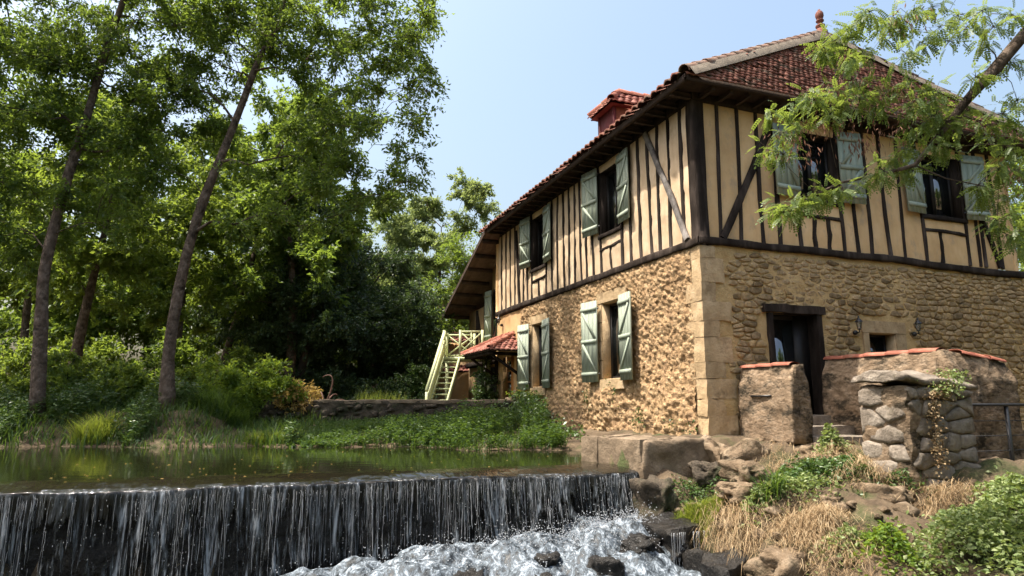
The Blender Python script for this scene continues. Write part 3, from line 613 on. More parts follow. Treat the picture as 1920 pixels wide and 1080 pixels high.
# ---- shutters: boards, ledges, diagonal brace, hung on a hinge line
def shutter(side, hinge, s_free, z0, z1, ang=6, ledges=2, up=True, parent=house, off=.0):
    """hinge: s of hinge side; s_free: the free edge; opened flat against the wall, standing off by `ang` degrees"""
    W = abs(s_free - hinge); sg = 1 if s_free > hinge else -1; ca, sa = math.cos(R_(ang)), math.sin(R_(ang))
    def tf(V):                                              # V: (w along shutter, out, z)
        w, o, z = V[:, 0], V[:, 1], V[:, 2]
        return fp(side, hinge + sg * (w * ca - o * sa), off + .075 + w * sa + o * ca, z)
    H_ = z1 - z0; nb = 4; bw = W / nb; r = random.Random(int(hinge * 100) + int(z0 * 10))
    mb = MB(); V, F = box(.006, W - .006, 0, .012, z0 + .01, z1 - .01); mb.put(tf(V), F); sh = mb.build('shutter', M['shutter'], parent, HF)
    for k in range(nb):
        V, F = box(k * bw + .0025, (k + 1) * bw - .0025, .012, .028 + r.uniform(0, .003), z0 + r.uniform(0, .008), z1 - r.uniform(0, .008)); add('board', tf(V), F, M['shutter'], sh, HF)
    lz = [z0 + .12 * H_, z1 - .12 * H_] if ledges == 2 else [z0 + .10 * H_, (z0 + z1) / 2, z1 - .10 * H_]
    for q in lz: V, F = box(.01, W - .01, .031, .054, q - .045, q + .045); add('ledge', tf(V), F, M['shutter'], sh, HF)
    for q0, q1 in zip(lz[:-1], lz[1:]):
        a0, a1 = np.array([.06, q0 + .05]), np.array([W - .06, q1 - .05]); 
        d = (a1 - a0) / np.linalg.norm(a1 - a0); n_ = np.array([-d[1], d[0]]) * .035
        c = [a0 - n_, a0 + n_, a1 + n_, a1 - n_]; V = np.array([[p[0], o, p[1]] for o in (.031, .052) for p in c]); add('brace', tf(V), BOXF, M['shutter'], sh, HF)
    for q in (lz[0], lz[-1]): V, F = box(-.06, .03, .005, .02, q - .015, q + .015); add('hinge', tf(V), F, M['metal'], sh, HF)
    return sh
shutter('L', 2.84, 2.26, 4.06, 5.70, 5, 3); shutter('L', 3.84, 4.48, 4.10, 5.76, 9, 3)
shutter('L', 7.22, 6.62, 4.02, 5.68, 5, 3); shutter('L', 8.29, 8.90, 4.14, 5.74, 9, 3)
shutter('R', 2.40, 1.78, 4.08, 5.58, 4, 2); shutter('R', 3.50, 4.08, 4.10, 5.66, 7, 3)
shutter('R', 5.88, 5.30, 4.10, 5.56, 4, 2); shutter('R', 7.16, 7.80, 4.10, 5.64, 7, 3)

# ---- river facade ground floor: rubble with two windows and the porch door
OPG = [(2.92, 3.90, .58, 2.38), (7.34, 8.32, .50, 2.36)]
def rubble_disp(u, v):
    P = np.stack([u, v, u * 0], 1); w = .35 * fbm(P, 1.3, 3, 5)
    d1, d2, rv = cell((u + w * .25) / .082, (v + w * .2) / .056, 3); e1, e2, ev = cell(u / .19 + 5, v / .125 + 2, 6)
    low = 1 - sstep(v, .1, .8)
    st = .036 * (rv - .4) * sstep(d2 - d1, .02, .22) + .030 * np.clip(1 - d1 * 1.3, 0, 1)
    big = .038 * (ev - .4) * sstep(e2 - e1, .0, .25) + .045 * np.clip(1 - e1, 0, 1)
    o = st * (1 - .45 * low) + big * (.25 + .95 * low) + .022 * fbm(P, 1.1, 3, 15) + .019 * fbm(P, 11, 3, 16) + .07 * low * fbm(P, .8, 2, 22)
    edge = 1.0
    for (s0, s1, z0, z1) in OPG:
        dd = np.maximum(np.maximum(s0 - .14 - u, u - s1 - .14), np.maximum(z0 - .14 - v, v - z1 - .2)); edge = edge * sstep(dd, -.02, .07)
    return o * edge - .045 * (1 - edge)
def wall_grid(side, s0, s1, z0, z1, res, holes, disp, mat, name, smooth=True):
    us = np.unique(np.concatenate([np.linspace(s0, s1, int((s1 - s0) / res) + 1)] + [np.array(h[:2]) for h in holes]).round(4))
    vs = np.unique(np.concatenate([np.linspace(z0, z1, int((z1 - z0) / res) + 1)] + [np.array(h[2:]) for h in holes]).round(4))
    U, Vv = np.meshgrid(us, vs, indexing='ij'); nv = len(vs); i = np.arange(len(us) - 1)[:, None] * nv + np.arange(nv - 1)[None]
    F = np.stack([i, i + nv, i + nv + 1, i + 1], -1).reshape(-1, 4)
    cu = ((us[:-1] + us[1:]) / 2)[:, None] + 0 * vs[None, :-1]; cv = ((vs[:-1] + vs[1:]) / 2)[None] + 0 * us[:-1, None]
    keep = np.ones(cu.shape, bool)
    for h in holes: keep &= ~((cu > h[0]) & (cu < h[1]) & (cv > h[2]) & (cv < h[3]))
    F = F[keep.ravel()]; u, v = U.ravel(), Vv.ravel()
    return add(name, fp(side, u, disp(u, v), v), F, mat, house, HF, smooth=smooth)
wall_grid('L', .28, 9.3, -1.4, 2.97, .028, OPG, rubble_disp, M['rubble'], 'rubble_wall', smooth=True)
wall_grid('L', 9.28, 11.6, -.6, 2.97, .12, [(10.1, 11.0, -.4, 1.55)], lambda u, v: .02 * fbm(np.stack([u, v, u * 0], 1), 2, 3, 5) + .0 * u, M['plaster'], 'porch_wall')
# protruding stones of the rubble
sm = []
for k in range(8):
    V, F = rock((0, 0, 0), (1, 1, 1), 60 + k, 2, .5); me = make_mesh('stone', V, F, True); me.materials.append(M['rubble']); sm.append(me)
cnt = 0; placed = []
rs = np.random.default_rng(11)
while cnt < 300:
    s = rs.uniform(.5, 7.6) if rs.random() < .8 else rs.uniform(.5, 9.2); z = rs.uniform(-.75, 2.85)
    if any(q[0] - .25 < s < q[1] + .25 and q[2] - .25 < z < q[3] + .36 for q in OPG): continue
    if any(abs(p[0] - s) < .14 and abs(p[1] - z) < .11 for p in placed): continue
    placed.append((s, z)); o = bpy.data.objects.new('rubble_stone', sm[cnt % 8]); COL.objects.link(o); o.parent = house; cnt += 1
    k = rs.uniform(.022, .038) * (1.3 if z < .3 else 1)
    o.matrix_local = WORLD[house.name].inverted() @ HF @ Matrix.Translation(fp('L', s, rubble_disp(np.array([s]), np.array([z]))[0] - .042, z)) @ Matrix.Rotation(rs.uniform(0, 6), 4, 'X') @ Matrix.Diagonal((.045 + .3 * k, k * rs.uniform(1., 1.5), k * rs.uniform(.6, .85), 1))
# stone surrounds, sills
def surround(side, o, lint=.26, jamb=.0, seed=0):
    s0, s1, z0, z1 = o
    fadd('lintel_stone', side, s0 - .28, s1 + .24, -.25, .03, z1, z1 + lint, M['quoin'], amp=.008, seed=seed, rnd=.02)
    fadd('sill_stone', side, s0 - .10, s1 + .06, -.25, .09, z0 - .24, z0, M['quoin'], amp=.012, seed=seed + 1, rnd=.02)
    n = 4; hh = (z1 - z0) / n
    for k in range(n):
        for s, d in ((s0, -1), (s1, 1)):
            w = .16 if (k + (d > 0)) % 2 else .26
            fadd('jamb_stone', side, min(s, s + d * w), max(s, s + d * w), -.25, .022, z0 + k * hh + .004, z0 + (k + 1) * hh - .004, M['quoin'], amp=.006, seed=seed + 3 + k, rnd=.012)
surround('L', OPG[0], seed=300); surround('L', OPG[1], seed=320)
for o in OPG: window('L', o, .2, .07, 1, M['quoin'])
shutter('L', 2.88, 2.26, .52, 2.42, 6, 3, off=.03); shutter('L', 3.94, 4.54, .52, 2.46, 12, 3, off=.03)
shutter('L', 7.30, 6.66, .45, 2.38, 6, 3, off=.03); shutter('L', 8.36, 8.96, .44, 2.40, 12, 3, off=.03)
# ---- corner quoins: each block shows on both facades
zq = -.62; k = 0
rq = random.Random(5)
while zq < 2.9:
    h = min(rq.choice([.30, .36, .42, .46]), 2.93 - zq); 
    if h < .12: h = 2.93 - zq
    la = .46 if k % 2 else .30; lb = .34 if k % 2 else .56
    la += rq.uniform(-.05, .05); lb += rq.uniform(-.06, .08)
    V, F = rough_box(-.024, lb, -.024, la, zq + .001, zq + h - .001, .06, .010 if k > 1 else .02, 5, k, .007)
    add('quoin_stone', V, F, M['quoin'], house, HF); zq += h; k += 1
# ---- right facade ground floor: coursed rubble in wide ochre joints
DOOR = (1.50, 2.68, -.62, 1.74); SMALL = (3.97, 4.70, .55, 1.44)
wall_grid('R', .2, 11.5, -1.6, 2.97, .09, [DOOR, SMALL], lambda u, v: .012 * fbm(np.stack([u, v, u * 0], 1), 6, 4, 8) + .02 * fbm(np.stack([u, v, u * 0], 1), .8, 2, 9) - .005, M['mortar'], 'mortar_wall')
V, F = box(8.6, 11.5, .06, .5, -1.6, 3.0); add('inner_wall', V, F, M['mortar'], house, HF)
def clip(poly, px, py, nx, ny):
    out = []; m = len(poly)
    for i in range(m):
        a, b = poly[i], poly[(i + 1) % m]; da = (a[0] - px) * nx + (a[1] - py) * ny; db = (b[0] - px) * nx + (b[1] - py) * ny
        if da <= 0: out.append(a)
        if da * db < 0: t = da / (da - db); out.append((a[0] + (b[0] - a[0]) * t, a[1] + (b[1] - a[1]) * t))
    return out
def rubble_cells(s0, s1, z0, z1, w, h, seed):
    r = random.Random(seed); S = []; k = w / h; z = z0; row = 0
    while z < z1:
        hh = h * r.uniform(.6, 1.45); s = s0 + r.uniform(-.5, 0) * w
        while s < s1: S.append((s + r.uniform(-.2, .2) * w, (z + hh / 2 + r.uniform(-.25, .25) * hh) * k)); s += w * (r.uniform(.35, .6) if r.random() < .25 else r.uniform(.75, 1.7))
        z += hh; row += 1
    out = []
    for i, p in enumerate(S):
        poly = [(p[0] - w * 1.2, p[1] - w * 1.2), (p[0] + w * 1.2, p[1] - w * 1.2), (p[0] + w * 1.2, p[1] + w * 1.2), (p[0] - w * 1.2, p[1] + w * 1.2)]
        for j, q in enumerate(S):
            if i == j or abs(q[0] - p[0]) > 2.4 * w or abs(q[1] - p[1]) > 2.4 * w: continue
            poly = clip(poly, (p[0] + q[0]) / 2, (p[1] + q[1]) / 2, q[0] - p[0], q[1] - p[1])
            if len(poly) < 3: break
        if len(poly) >= 3: out.append([(x, y / k) for x, y in poly])
    return out
def stone_mesh(side, poly, seed, gap=.010, depth=.021):
    r = np.random.default_rng(seed); P = np.array(poly); c = P.mean(0)
    n = len(P); Q = []
    for i in range(n):                                     # cut the corners
        a, b = P[i], P[(i + 1) % n]; Q += [a * .85 + b * .15, a * .15 + b * .85]
    P = np.array(Q)
    ln = np.linalg.norm(np.roll(P, -1, 0) - P, axis=1); P = P[ln > .018] if (ln > .018).sum() >= 5 else P
    d = P - c; L = np.linalg.norm(d, axis=1)[:, None]; P = c + d * np.maximum(.35, (L - gap * r.uniform(.8, 1.9)) / L) * (1 + r.normal(0, .035, (len(P), 1)))
    m = len(P); D = depth * r.uniform(.35, 1.1)
    tilt = r.normal(0, .08, 2)
    def ring(f, o): q = c + (P - c) * f; return fp(side, q[:, 0], o + (q - c) @ tilt * (o > 0) + r.normal(0, .003, m) * (o > 0), q[:, 1])
    V = np.concatenate([ring(1.04, -.03), ring(.93, D * .72), ring(.6, D), fp(side, [c[0]], [D * 1.06], [c[1]])])
    j = np.arange(m); j2 = (j + 1) % m
    return V, [np.stack([j, j2, m + j2, m + j], 1), np.stack([m + j, m + j2, 2 * m + j2, 2 * m + j], 1), np.stack([2 * m + j, 2 * m + j2, np.full(m, 3 * m)], 1)]
def poly_area(p): p = np.array(p); q = np.roll(p, -1, 0); return abs((p[:, 0] * q[:, 1] - q[:, 0] * p[:, 1]).sum()) / 2
cells = []
for p in rubble_cells(.25, 11.4, -1.0, 2.93, .245, .118, 4):
    c = np.mean(p, 0); P = np.array(p)
    if P[:, 1].max() > 2.95 or P[:, 0].min() < .52 + .12 * math.sin(c[1] * 7): continue
    if any(P[:, 0].max() > q[0] and P[:, 0].min() < q[1] and P[:, 1].max() > q[2] and P[:, 1].min() < q[3] for q in [(DOOR[0] - .05, DOOR[1] + .05, -1, DOOR[3] + .04), (SMALL[0] - .14, SMALL[1] + .36, .2, SMALL[3] + .27)]): continue
    vis = (c[1] > (.75 if c[0] > 2.2 else -.3)) and c[0] < 9.6
    cells.append((vis * 10 + poly_area(p), p))
cells.sort(key=lambda t: -t[0]); rest = MB()
for k, (sc_, p) in enumerate(cells):
    V, F = stone_mesh('R', p, k)
    if k < 300: add('stone', V, F, M['stone'], house, HF, smooth=False)
    else: rest.put(V, F)
if rest.n: rest.build('stones', M['stone'], house, HF, kind='stuff')
# door: heavy dark lintel and posts, glazed leaf set deep
s0, s1, z0, z1 = DOOR
dr = fadd('door', 'R', s0, s1, -.34, -.30, z0 + .44, z1, M['frame'])
fadd('door_lintel', 'R', 1.34, 2.83, -.2, .075, 1.74, 1.90, M['timber'], dr, amp=.012, seed=5)
fadd('door_post', 'R', s0 - .06, s0 + .06, -.2, .05, -.2, 1.74, M['timber'], dr, amp=.01, seed=6)
fadd('door_post', 'R', s1 - .06, s1 + .07, -.28, .05, -.2, 1.74, M['timber'], dr, amp=.01, seed=7)
mb = MB()
for q in [(s0 + .06, s0 + .13, -.18, 1.74), (s1 - .42, s1 - .06, -.18, 1.74), (s0 + .13, s1 - .42, 1.64, 1.74), (s0 + .13, s1 - .42, -.18, -.04), (s0 + .13, s1 - .42, .55, .62)]: mb.put(*fbox('R', q[0], q[1], -.27, -.21, q[2], q[3]))
mb.build('door_frame', M['frame'], dr, HF)
fadd('pane', 'R', s0 + .12, s1 - .41, -.255, -.24, -.05, 1.65, M['glass'], dr)
V, F = fbox('R', s0, s1, -.34, .02, -.62, -.19); add('door_step', V, F, M['greystone'], dr, HF)
# small window with a dressed stone surround
s0, s1, z0, z1 = SMALL
fadd('lintel_stone', 'R', s0 - .17, s1 + .30, -.2, .03, z1, z1 + .245, M['quoin'], amp=.005, seed=9)
fadd('jamb_stone', 'R', s0 - .15, s0, -.25, .026, z0 - .1, z1 - .003, M['quoin'], amp=.005, seed=10)
fadd('jamb_stone', 'R', s1, s1 + .28, -.25, .026, z0 - .1, z1 - .003, M['quoin'], amp=.005, seed=11)
window('R', SMALL, .22, .06, 0, M['quoin'])
# ================================================================ roof
EZ = 6.0
E1 = np.array([-.55, -.55, EZ]); E2 = np.array([9.47, -.55, EZ]); A0 = np.array([5.04, 1.5, 9.05]); B0 = np.array([5.04, 9.9, 9.05])
E4 = np.array([-.55, 11.75, EZ]); E3 = np.array([9.47, 11.75, EZ])
V = np.array([E1, E2, E3, E4, A0, B0]); Fq = [(0, 1, 4), (1, 2, 5, 4), (2, 3, 5), (3, 0, 4, 5)]
Vb = V.copy(); Vb[:, 2] -= .06
roof = add('roof', np.concatenate([V, Vb]), Fq + [tuple(i + 6 for i in f[::-1]) for f in Fq] + [(0, 6, 7, 1), (1, 7, 8, 2), (2, 8, 9, 3), (3, 9, 6, 0)], M['soffit'], house, HF)
def inside(poly, x, y):
    r = np.zeros(x.shape, bool); n = len(poly)
    for i in range(n):
        (x1, y1), (x2, y2) = poly[i], poly[(i + 1) % n]
        c = ((y1 > y) != (y2 > y)) & (x < (x2 - x1) * (y - y1) / (y2 - y1 + 1e-12) + x1); r ^= c
    return r
def tiles(corners, w, h, arch, name, mat, parent, over=.06, lift=.02, seed=0, frame=HF, jit=.007):
    """tiles laid in rows on a planar polygon; corners[0] -> corners[1] is the eave"""
    C = np.array(corners, float); O = C[0]; U = C[1] - C[0]; U /= np.linalg.norm(U); N = np.cross(U, C[2] - C[0]); N /= np.linalg.norm(N)
    if N[2] < 0: N = -N
    Vv = np.cross(N, U); 
    if Vv[2] < 0: Vv = -Vv
    P2 = np.stack([(C - O) @ U, (C - O) @ Vv], 1)
    us = np.arange(P2[:, 0].min(), P2[:, 0].max(), w); vs = np.arange(-over, P2[:, 1].max(), h)
    gu, gv = np.meshgrid(us, vs); gu = gu + (np.arange(len(vs)) % 2)[:, None] * w / 2; gu, gv = gu.ravel(), gv.ravel()
    k = inside(P2, gu + w / 2, np.maximum(gv + h * .5, .01)); gu, gv = gu[k], gv[k]; n = len(gu)
    r = np.random.default_rng(seed); x = np.linspace(0, 1, 5)
    prof = arch * np.sin(x * math.pi)
    tx = np.concatenate([x, x, x]) * w * .98; ty = np.concatenate([np.zeros(5), np.ones(5) * (h + .05), np.zeros(5)]); tz = np.concatenate([prof + lift + .018, prof * .9 + lift - .012, prof * .85 + lift - .006])
    tlt = r.normal(0, jit, n)[:, None] * (tx[None] / w - .5) * 2 + r.normal(0, jit, n)[:, None]
    Vt = O + (gu[:, None] + tx[None])[..., None] * U + (gv[:, None] + r.normal(0, jit, n)[:, None] + ty[None])[..., None] * Vv + (tz[None] + tlt)[..., None] * N
    f = np.array([[i, i + 1, i + 6, i + 5] for i in range(4)] + [[i + 10, i + 11, i + 1, i] for i in range(4)])
    F = (f[None] + (np.arange(n) * 15)[:, None, None]).reshape(-1, 4)
    return add(name, Vt.reshape(-1, 3), F, mat, parent, frame, kind='stuff')
tiles([E1, E2, A0], .135, .118, .017, 'hip_tiles', M['tile'], roof, seed=1)
tiles([E4, E1, A0, B0], .24, .33, .075, 'river_side_tiles', M['tile'], roof, over=.10, seed=2)
tiles([E2, E3, B0, A0], .24, .33, .06, 'far_side_tiles', M['tile'], roof, seed=3)
tiles([E3, E4, B0], .2, .3, .03, 'back_hip_tiles', M['tile'], roof, seed=4)
def ridge_run(p, q, n, parent, rad=.115, mat=M['ridge'], name='ridge_tile', frame=HF, bed=True, lift=.04, squash=1.):
    p, q = np.array(p, float), np.array(q, float); L = np.linalg.norm(q - p); d = (q - p) / L; side = np.cross(d, [0, 0, 1.]); side /= np.linalg.norm(side); up = np.cross(side, d)
    th = np.linspace(-.25, math.pi + .25, 9)
    if bed:
        k = 26; t = np.linspace(0, L, k); r = np.random.default_rng(4); pr = [(-rad * 1.7, -.13), (-rad * 1.05, .035), (rad * 1.05, .035), (rad * 1.7, -.13)]
        Vb = np.array([[p + d * tt + side * (x + r.normal(0, .012)) + up * (y + lift) for x, y in pr] for tt in t]).reshape(-1, 3); i = np.arange(k - 1)[:, None] * 4 + np.arange(3)[None]
        add('mortar_bed', Vb, np.stack([i, i + 1, i + 5, i + 4], -1).reshape(-1, 4), M['mortargrey'], parent, frame)
    for k in range(n):
        t0, t1 = L * k / n, L * (k + 1) / n + .035; r0, r1 = rad * 1.06, rad * .93; rr = random.Random(k); sk = rr.uniform(-.008, .008)
        V = []
        for t, r in ((t0, r0), (t0, r0 - .018), (t1, r1), (t1, r1 - .018)):
            c = p + d * t + up * (lift + (.012 if t == t0 else 0)) + side * sk
            V.append(c + np.cos(th)[:, None] * r * side + np.sin(th)[:, None] * r * squash * up)
        m = 9; i = np.arange(m - 1); F = np.concatenate([np.stack([i, i + 1, 2 * m + i + 1, 2 * m + i], 1), np.stack([m + i, m + i + 1, i + 1, i], 1), np.stack([m + i, 3 * m + i, 3 * m + i + 1, m + i + 1], 1)])
        add(name, np.concatenate(V), F, mat, parent, frame)
ridge_run(E1, A0, 17, roof); ridge_run(E2, A0, 14, roof); ridge_run(A0, B0, 20, roof)
V, F = lathe([(.17, -.1), (.17, .05), (.11, .10), (.085, .16), (.12, .19), (.12, .225), (.065, .26), (.055, .31), (.10, .335), (.10, .36), (.06, .38), (.085, .42), (.105, .48), (.10, .55), (.07, .60), (.035, .63), (.03, .66), (.0, .67)], 18)
V[:, :2] *= .95; add('roof_finial', V * 1.0 + A0 + [0, 0, .06], F, M['finial'], roof, HF, smooth=True)
# eaves: rafter tails and fascia along the river side, boarded soffit on the right
for k in range(27):
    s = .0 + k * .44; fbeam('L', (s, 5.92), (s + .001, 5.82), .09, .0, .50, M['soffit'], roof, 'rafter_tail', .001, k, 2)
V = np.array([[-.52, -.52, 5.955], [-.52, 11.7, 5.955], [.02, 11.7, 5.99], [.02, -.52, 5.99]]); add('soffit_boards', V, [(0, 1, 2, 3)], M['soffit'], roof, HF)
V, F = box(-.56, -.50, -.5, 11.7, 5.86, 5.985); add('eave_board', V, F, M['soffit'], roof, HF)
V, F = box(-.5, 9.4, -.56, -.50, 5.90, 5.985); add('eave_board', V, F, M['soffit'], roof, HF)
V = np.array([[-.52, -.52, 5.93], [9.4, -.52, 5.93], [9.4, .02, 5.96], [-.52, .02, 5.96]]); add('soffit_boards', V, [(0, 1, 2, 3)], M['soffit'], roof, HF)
for k in range(22):
    s = .15 + k * .42; fbeam('R', (s, 5.925), (s + .001, 5.84), .08, .0, .46, M['soffit'], roof, 'rafter_tail', .001, k + 40, 2)
# dormer on the river slope
dm = thing('dormer_tmp', '', '', (5.3, .8, 6.5), HF); bpy.data.objects.remove(dm)
a0, a1, b0 = 3.98, 4.78, .55
V = np.array([[b0, a0, 6.4], [b0, a1, 6.4], [3.2, a1, 6.4], [3.2, a0, 6.4], [b0, a0, 7.66], [b0, a1, 7.66], [3.2, a1, 7.66], [3.2, a0, 7.66]])
dormer = add('dormer', V, BOXF, M['brick_red'], house, HF)
V, F = box(b0 - .03, b0, a0 + .05, a1 - .05, 6.62, 7.6); add('dormer_shutter', V, F, M['dormer_wood'], dormer, HF)
for q in (a0 - .02, a1 - .05): V, F = box(b0 - .06, b0 + .02, q, q + .07, 6.4, 7.68); add('dormer_post', V, F, M['dormer_wood'], dormer, HF)
q0 = np.array([[b0 - .2, a0 - .18, 7.6], [b0 - .2, a1 + .18, 7.6], [3.6, a1 + .18, 7.6], [3.6, a0 - .18, 7.6], [b0 + .34, (a0 + a1) / 2, 8.12], [3.6, (a0 + a1) / 2, 8.12]])
dr_ = add('dormer_roof', np.concatenate([q0, q0 - [0, 0, .05]]), [(0, 1, 4), (1, 2, 5, 4), (3, 0, 4, 5), (2, 3, 5), (6, 7, 8, 9)], M['dormer_wood'], dormer, HF)
tiles([q0[1], q0[0], q0[4]], .17, .16, .03, 'tiles', M['tile_red'], dormer, seed=8); tiles([q0[0], q0[3], q0[5], q0[4]], .2, .2, .035, 'tiles', M['tile_red'], dormer, seed=9); tiles([q0[2], q0[1], q0[4], q0[5]], .2, .2, .035, 'tiles', M['tile_red'], dormer, seed=10)
for p, q, n in ((q0[0], q0[4], 2), (q0[1], q0[4], 2), (q0[4], q0[5], 7)):   # dormer > ridge tiles
    ridge_run(p, q, n, dormer, .10, M['tilepiece'], bed=False)
# porch canopy over the door at the far end of the river facade
zc, zr = 1.66, 2.20
cq = np.array([[-1.15, 9.0, zc], [-1.15, 11.95, zc], [.0, 11.95, zc], [.0, 9.0, zc], [-.08, 9.85, zr], [-.08, 11.1, zr]])
can = add('porch_canopy', np.concatenate([cq, cq - [0, 0, .05]]), [(1, 0, 4, 5), (0, 3, 4), (2, 1, 5), (6, 7, 11, 10), (9, 6, 10), (7, 8, 11), (6, 7, 1, 0), (9, 6, 0, 3), (7, 8, 2, 1)], M['soffit'], house, HF)
tiles([cq[1], cq[0], cq[4], cq[5]], .2, .19, .035, 'tiles', M['tile_red'], can, seed=11); tiles([cq[0], cq[3], cq[4]], .17, .15, .03, 'tiles', M['tile_red'], can, seed=12)
ridge_run(cq[0], cq[4], 4, can, .085, M['tilepiece'], bed=False); ridge_run(cq[1], cq[5], 4, can, .085, M['tilepiece'], bed=False); ridge_run(cq[4] + [.02, 0, 0], cq[5] + [.02, 0, 0], 4, can, .085, M['tilepiece'], bed=False)
for a in (9.35, 11.5):
    V, F = box(-1.05, 0, a - .05, a + .05, zc - .15, zc - .05); add('canopy_beam', V, F, M['timber'], can, HF)
    V, F = box(-.11, .0, a - .055, a + .055, .72, zc - .05); add('canopy_post', V, F, M['timber'], can, HF)
    p = np.array([[-.95, a, zc - .14], [-.09, a, .95]]); V, F = tube(p, .055, 4, math.pi / 4); add('canopy_strut', V, F, M['timber'], can, HF)
V, F = box(-1.10, -1.0, 9.1, 11.85, zc - .14, zc - .04); add('canopy_beam', V, F, M['timber'], can, HF)
pd = fadd('porch_door', 'L', 10.1, 11.0, -.2, -.14, -.5, 1.55, M['wooddoor'])
for k in range(2):
    for j in range(4): V, F = fbox('L', 10.2 + k * .38, 10.52 + k * .38, -.145, -.13, .05 + j * .36, .36 + j * .36); add('pane', V, F, M['glass'], pd, HF)
V, F = fbox('L', 9.95, 10.1, -.2, .04, -.5, 1.6); add('door_post', V, F, M['wooddoor'], pd, HF)

# ================================================================ lower wing beyond the house
wing = thing('lower_wing', 'lower wing of the house under a sloping roof with a deep boarded overhang', 'building', (.3, 14, -.5), HF)
V, F = box(.35, 7.5, 11.58, 16.2, -.6, 3.75); add('wall', V, F, M['plaster'], wing, HF)
V, F = box(.35, 7.5, 11.58, 13.2, 3.7, 5.1); add('wall', V, F, M['plaster'], wing, HF)
r0, r1 = (11.15, 5.95), (16.9, 3.68)
sl = (r1[1] - r0[1]) / (r1[0] - r0[0])
V = np.array([[-.62, r0[0], r0[1]], [7.8, r0[0], r0[1]], [7.8, r1[0], r1[1]], [-.62, r1[0], r1[1]]]); Vb = V - [0, 0, .08]
wr = add('roof', np.concatenate([V, Vb]), [(0, 1, 2, 3), (7, 6, 5, 4), (0, 3, 7, 4), (3, 2, 6, 7), (1, 0, 4, 5)], M['soffit_light'], wing, HF)
tiles([V[3], V[2], V[1], V[0]], .22, .33, .06, 'tiles', M['tile_red'], wr, seed=15)
for k in range(7):
    a = r0[0] + .35 + k * .86; z = r0[1] + sl * (a - r0[0]) - .15
    Vq, Fq = box(-.58, .5, a - .06, a + .06, z - .075, z + .06); add('purlin', Vq, Fq, M['soffit'], wr, HF)
for k in range(9):
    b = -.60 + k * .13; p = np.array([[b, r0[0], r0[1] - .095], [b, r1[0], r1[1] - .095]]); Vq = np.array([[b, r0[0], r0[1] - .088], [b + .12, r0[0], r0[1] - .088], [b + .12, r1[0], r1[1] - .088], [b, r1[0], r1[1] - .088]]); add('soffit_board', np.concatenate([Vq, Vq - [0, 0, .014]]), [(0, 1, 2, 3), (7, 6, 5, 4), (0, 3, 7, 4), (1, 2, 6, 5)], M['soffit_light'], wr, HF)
Vq = np.array([[-.64, r0[0], r0[1] + .03], [-.64, r1[0], r1[1] + .03], [-.64, r1[0], r1[1] - .13], [-.64, r0[0], r0[1] - .13]]); add('verge_board', np.concatenate([Vq, Vq + [.03, 0, 0]]), [(0, 1, 2, 3), (7, 6, 5, 4), (0, 4, 5, 1), (3, 2, 6, 7)], M['soffit'], wr, HF)
def wbox(name, b0, b1, a0, a1, z0, z1, mat, parent=wing): V, F = box(b0, b1, a0, a1, z0, z1); return add(name, V, F, mat, parent, HF)
dk = wbox('window', .30, .345, 12.15, 12.95, 2.0, 4.2, M['frame']); wbox('pane', .285, .299, 12.25, 12.85, 2.1, 4.1, M['glass'], dk)
shutter('L', 12.98, 13.5, 2.3, 4.2, 10, 3, parent=wing, off=-.33)
fd = wbox('garage_door', .28, .345, 12.3, 13.5, -.5, 1.35, M['frame'])
for k in range(4): wbox('board', .262, .279, 12.33 + k * .29, 12.59 + k * .29, -.5, 1.3, M['frame'], fd)
fd = wbox('side_door', .28, .345, 14.2, 15.0, -.5, 1.2, M['frame']); wbox('pane', .265, .279, 14.3, 14.9, -.3, 1.1, M['glass'], fd)
wbox('timber_post', .22, .345, 13.62, 13.78, -.5, 1.6, M['timber_grey']); wbox('timber_beam', .2, .345, 11.7, 16.1, 1.45, 1.66, M['timber'])
for k, (q0_, q1_) in enumerate([((14.0, 1.7), (14.0, 3.7)), ((15.0, 1.7), (15.0, 3.7)), ((14.1, 1.8), (15.0, 3.6))]):
    V, F = tube(np.array([[.33, q0_[0], q0_[1]], [.33, q1_[0], q1_[1]]]), .07, 4, math.pi / 4); add('timber_brace', V, F, M['timber'], wing, HF)
# lantern builder
def lantern(label, p, frame, face):
    """p: wall point; face: outward unit vector (house frame)"""
    t = thing('wall_lantern', label, 'lantern', p, frame, group='wall lanterns'); p = np.array(p, float); f = np.array([*face, 0.])
    s = np.array([-face[1], face[0], 0.])
    V, F = ico(2); V = V * [.05, .05, .05]; add('wall_plate', V + p + f * .015, F, M['metal'], t, frame, smooth=True)
    c = p + f * .12
    V, F = tube(np.array([p + f * .02, p + f * .07 + [0, 0, .0], c + [0, 0, .0], c + [0, 0, .05]]), .013, 6); add('bracket', V, F, M['metal'], t, frame, smooth=True)
    V, F = lathe([(.0, .05), (.035, .05), (.04, .065), (.03, .07)], 6); add('lamp_base', V + c, F, M['metal'], t, frame)
    mb = MB()
    for k in range(6):
        a = k * math.pi / 3; d = np.array([math.cos(a), math.sin(a), 0]); V, F = tube(np.array([c + d * .032 + [0, 0, .065], c + d * .058 + [0, 0, .21]]), .005, 4); mb.put(V, F)
    mb.build('cage', M['metal'], t, frame)
    V, F = lathe([(.026, .068), (.050, .208)], 6); add('glass', V + c, F, M['lampglass'], t, frame)
    V, F = lathe([(.078, .205), (.07, .22), (.04, .255), (.022, .275), (.014, .295), (.018, .305), (.012, .325), (.0, .335)], 6); add('lamp_roof', V + c, F, M['metal'], t, frame)
m, n, l = nodes('lampglass'); p_ = n.new('ShaderNodeBsdfPrincipled'); p_.inputs['Base Color'].default_value = (.8, .85, .85, 1); p_.inputs['Roughness'].default_value = .1; p_.inputs['Transmission Weight'].default_value = .85
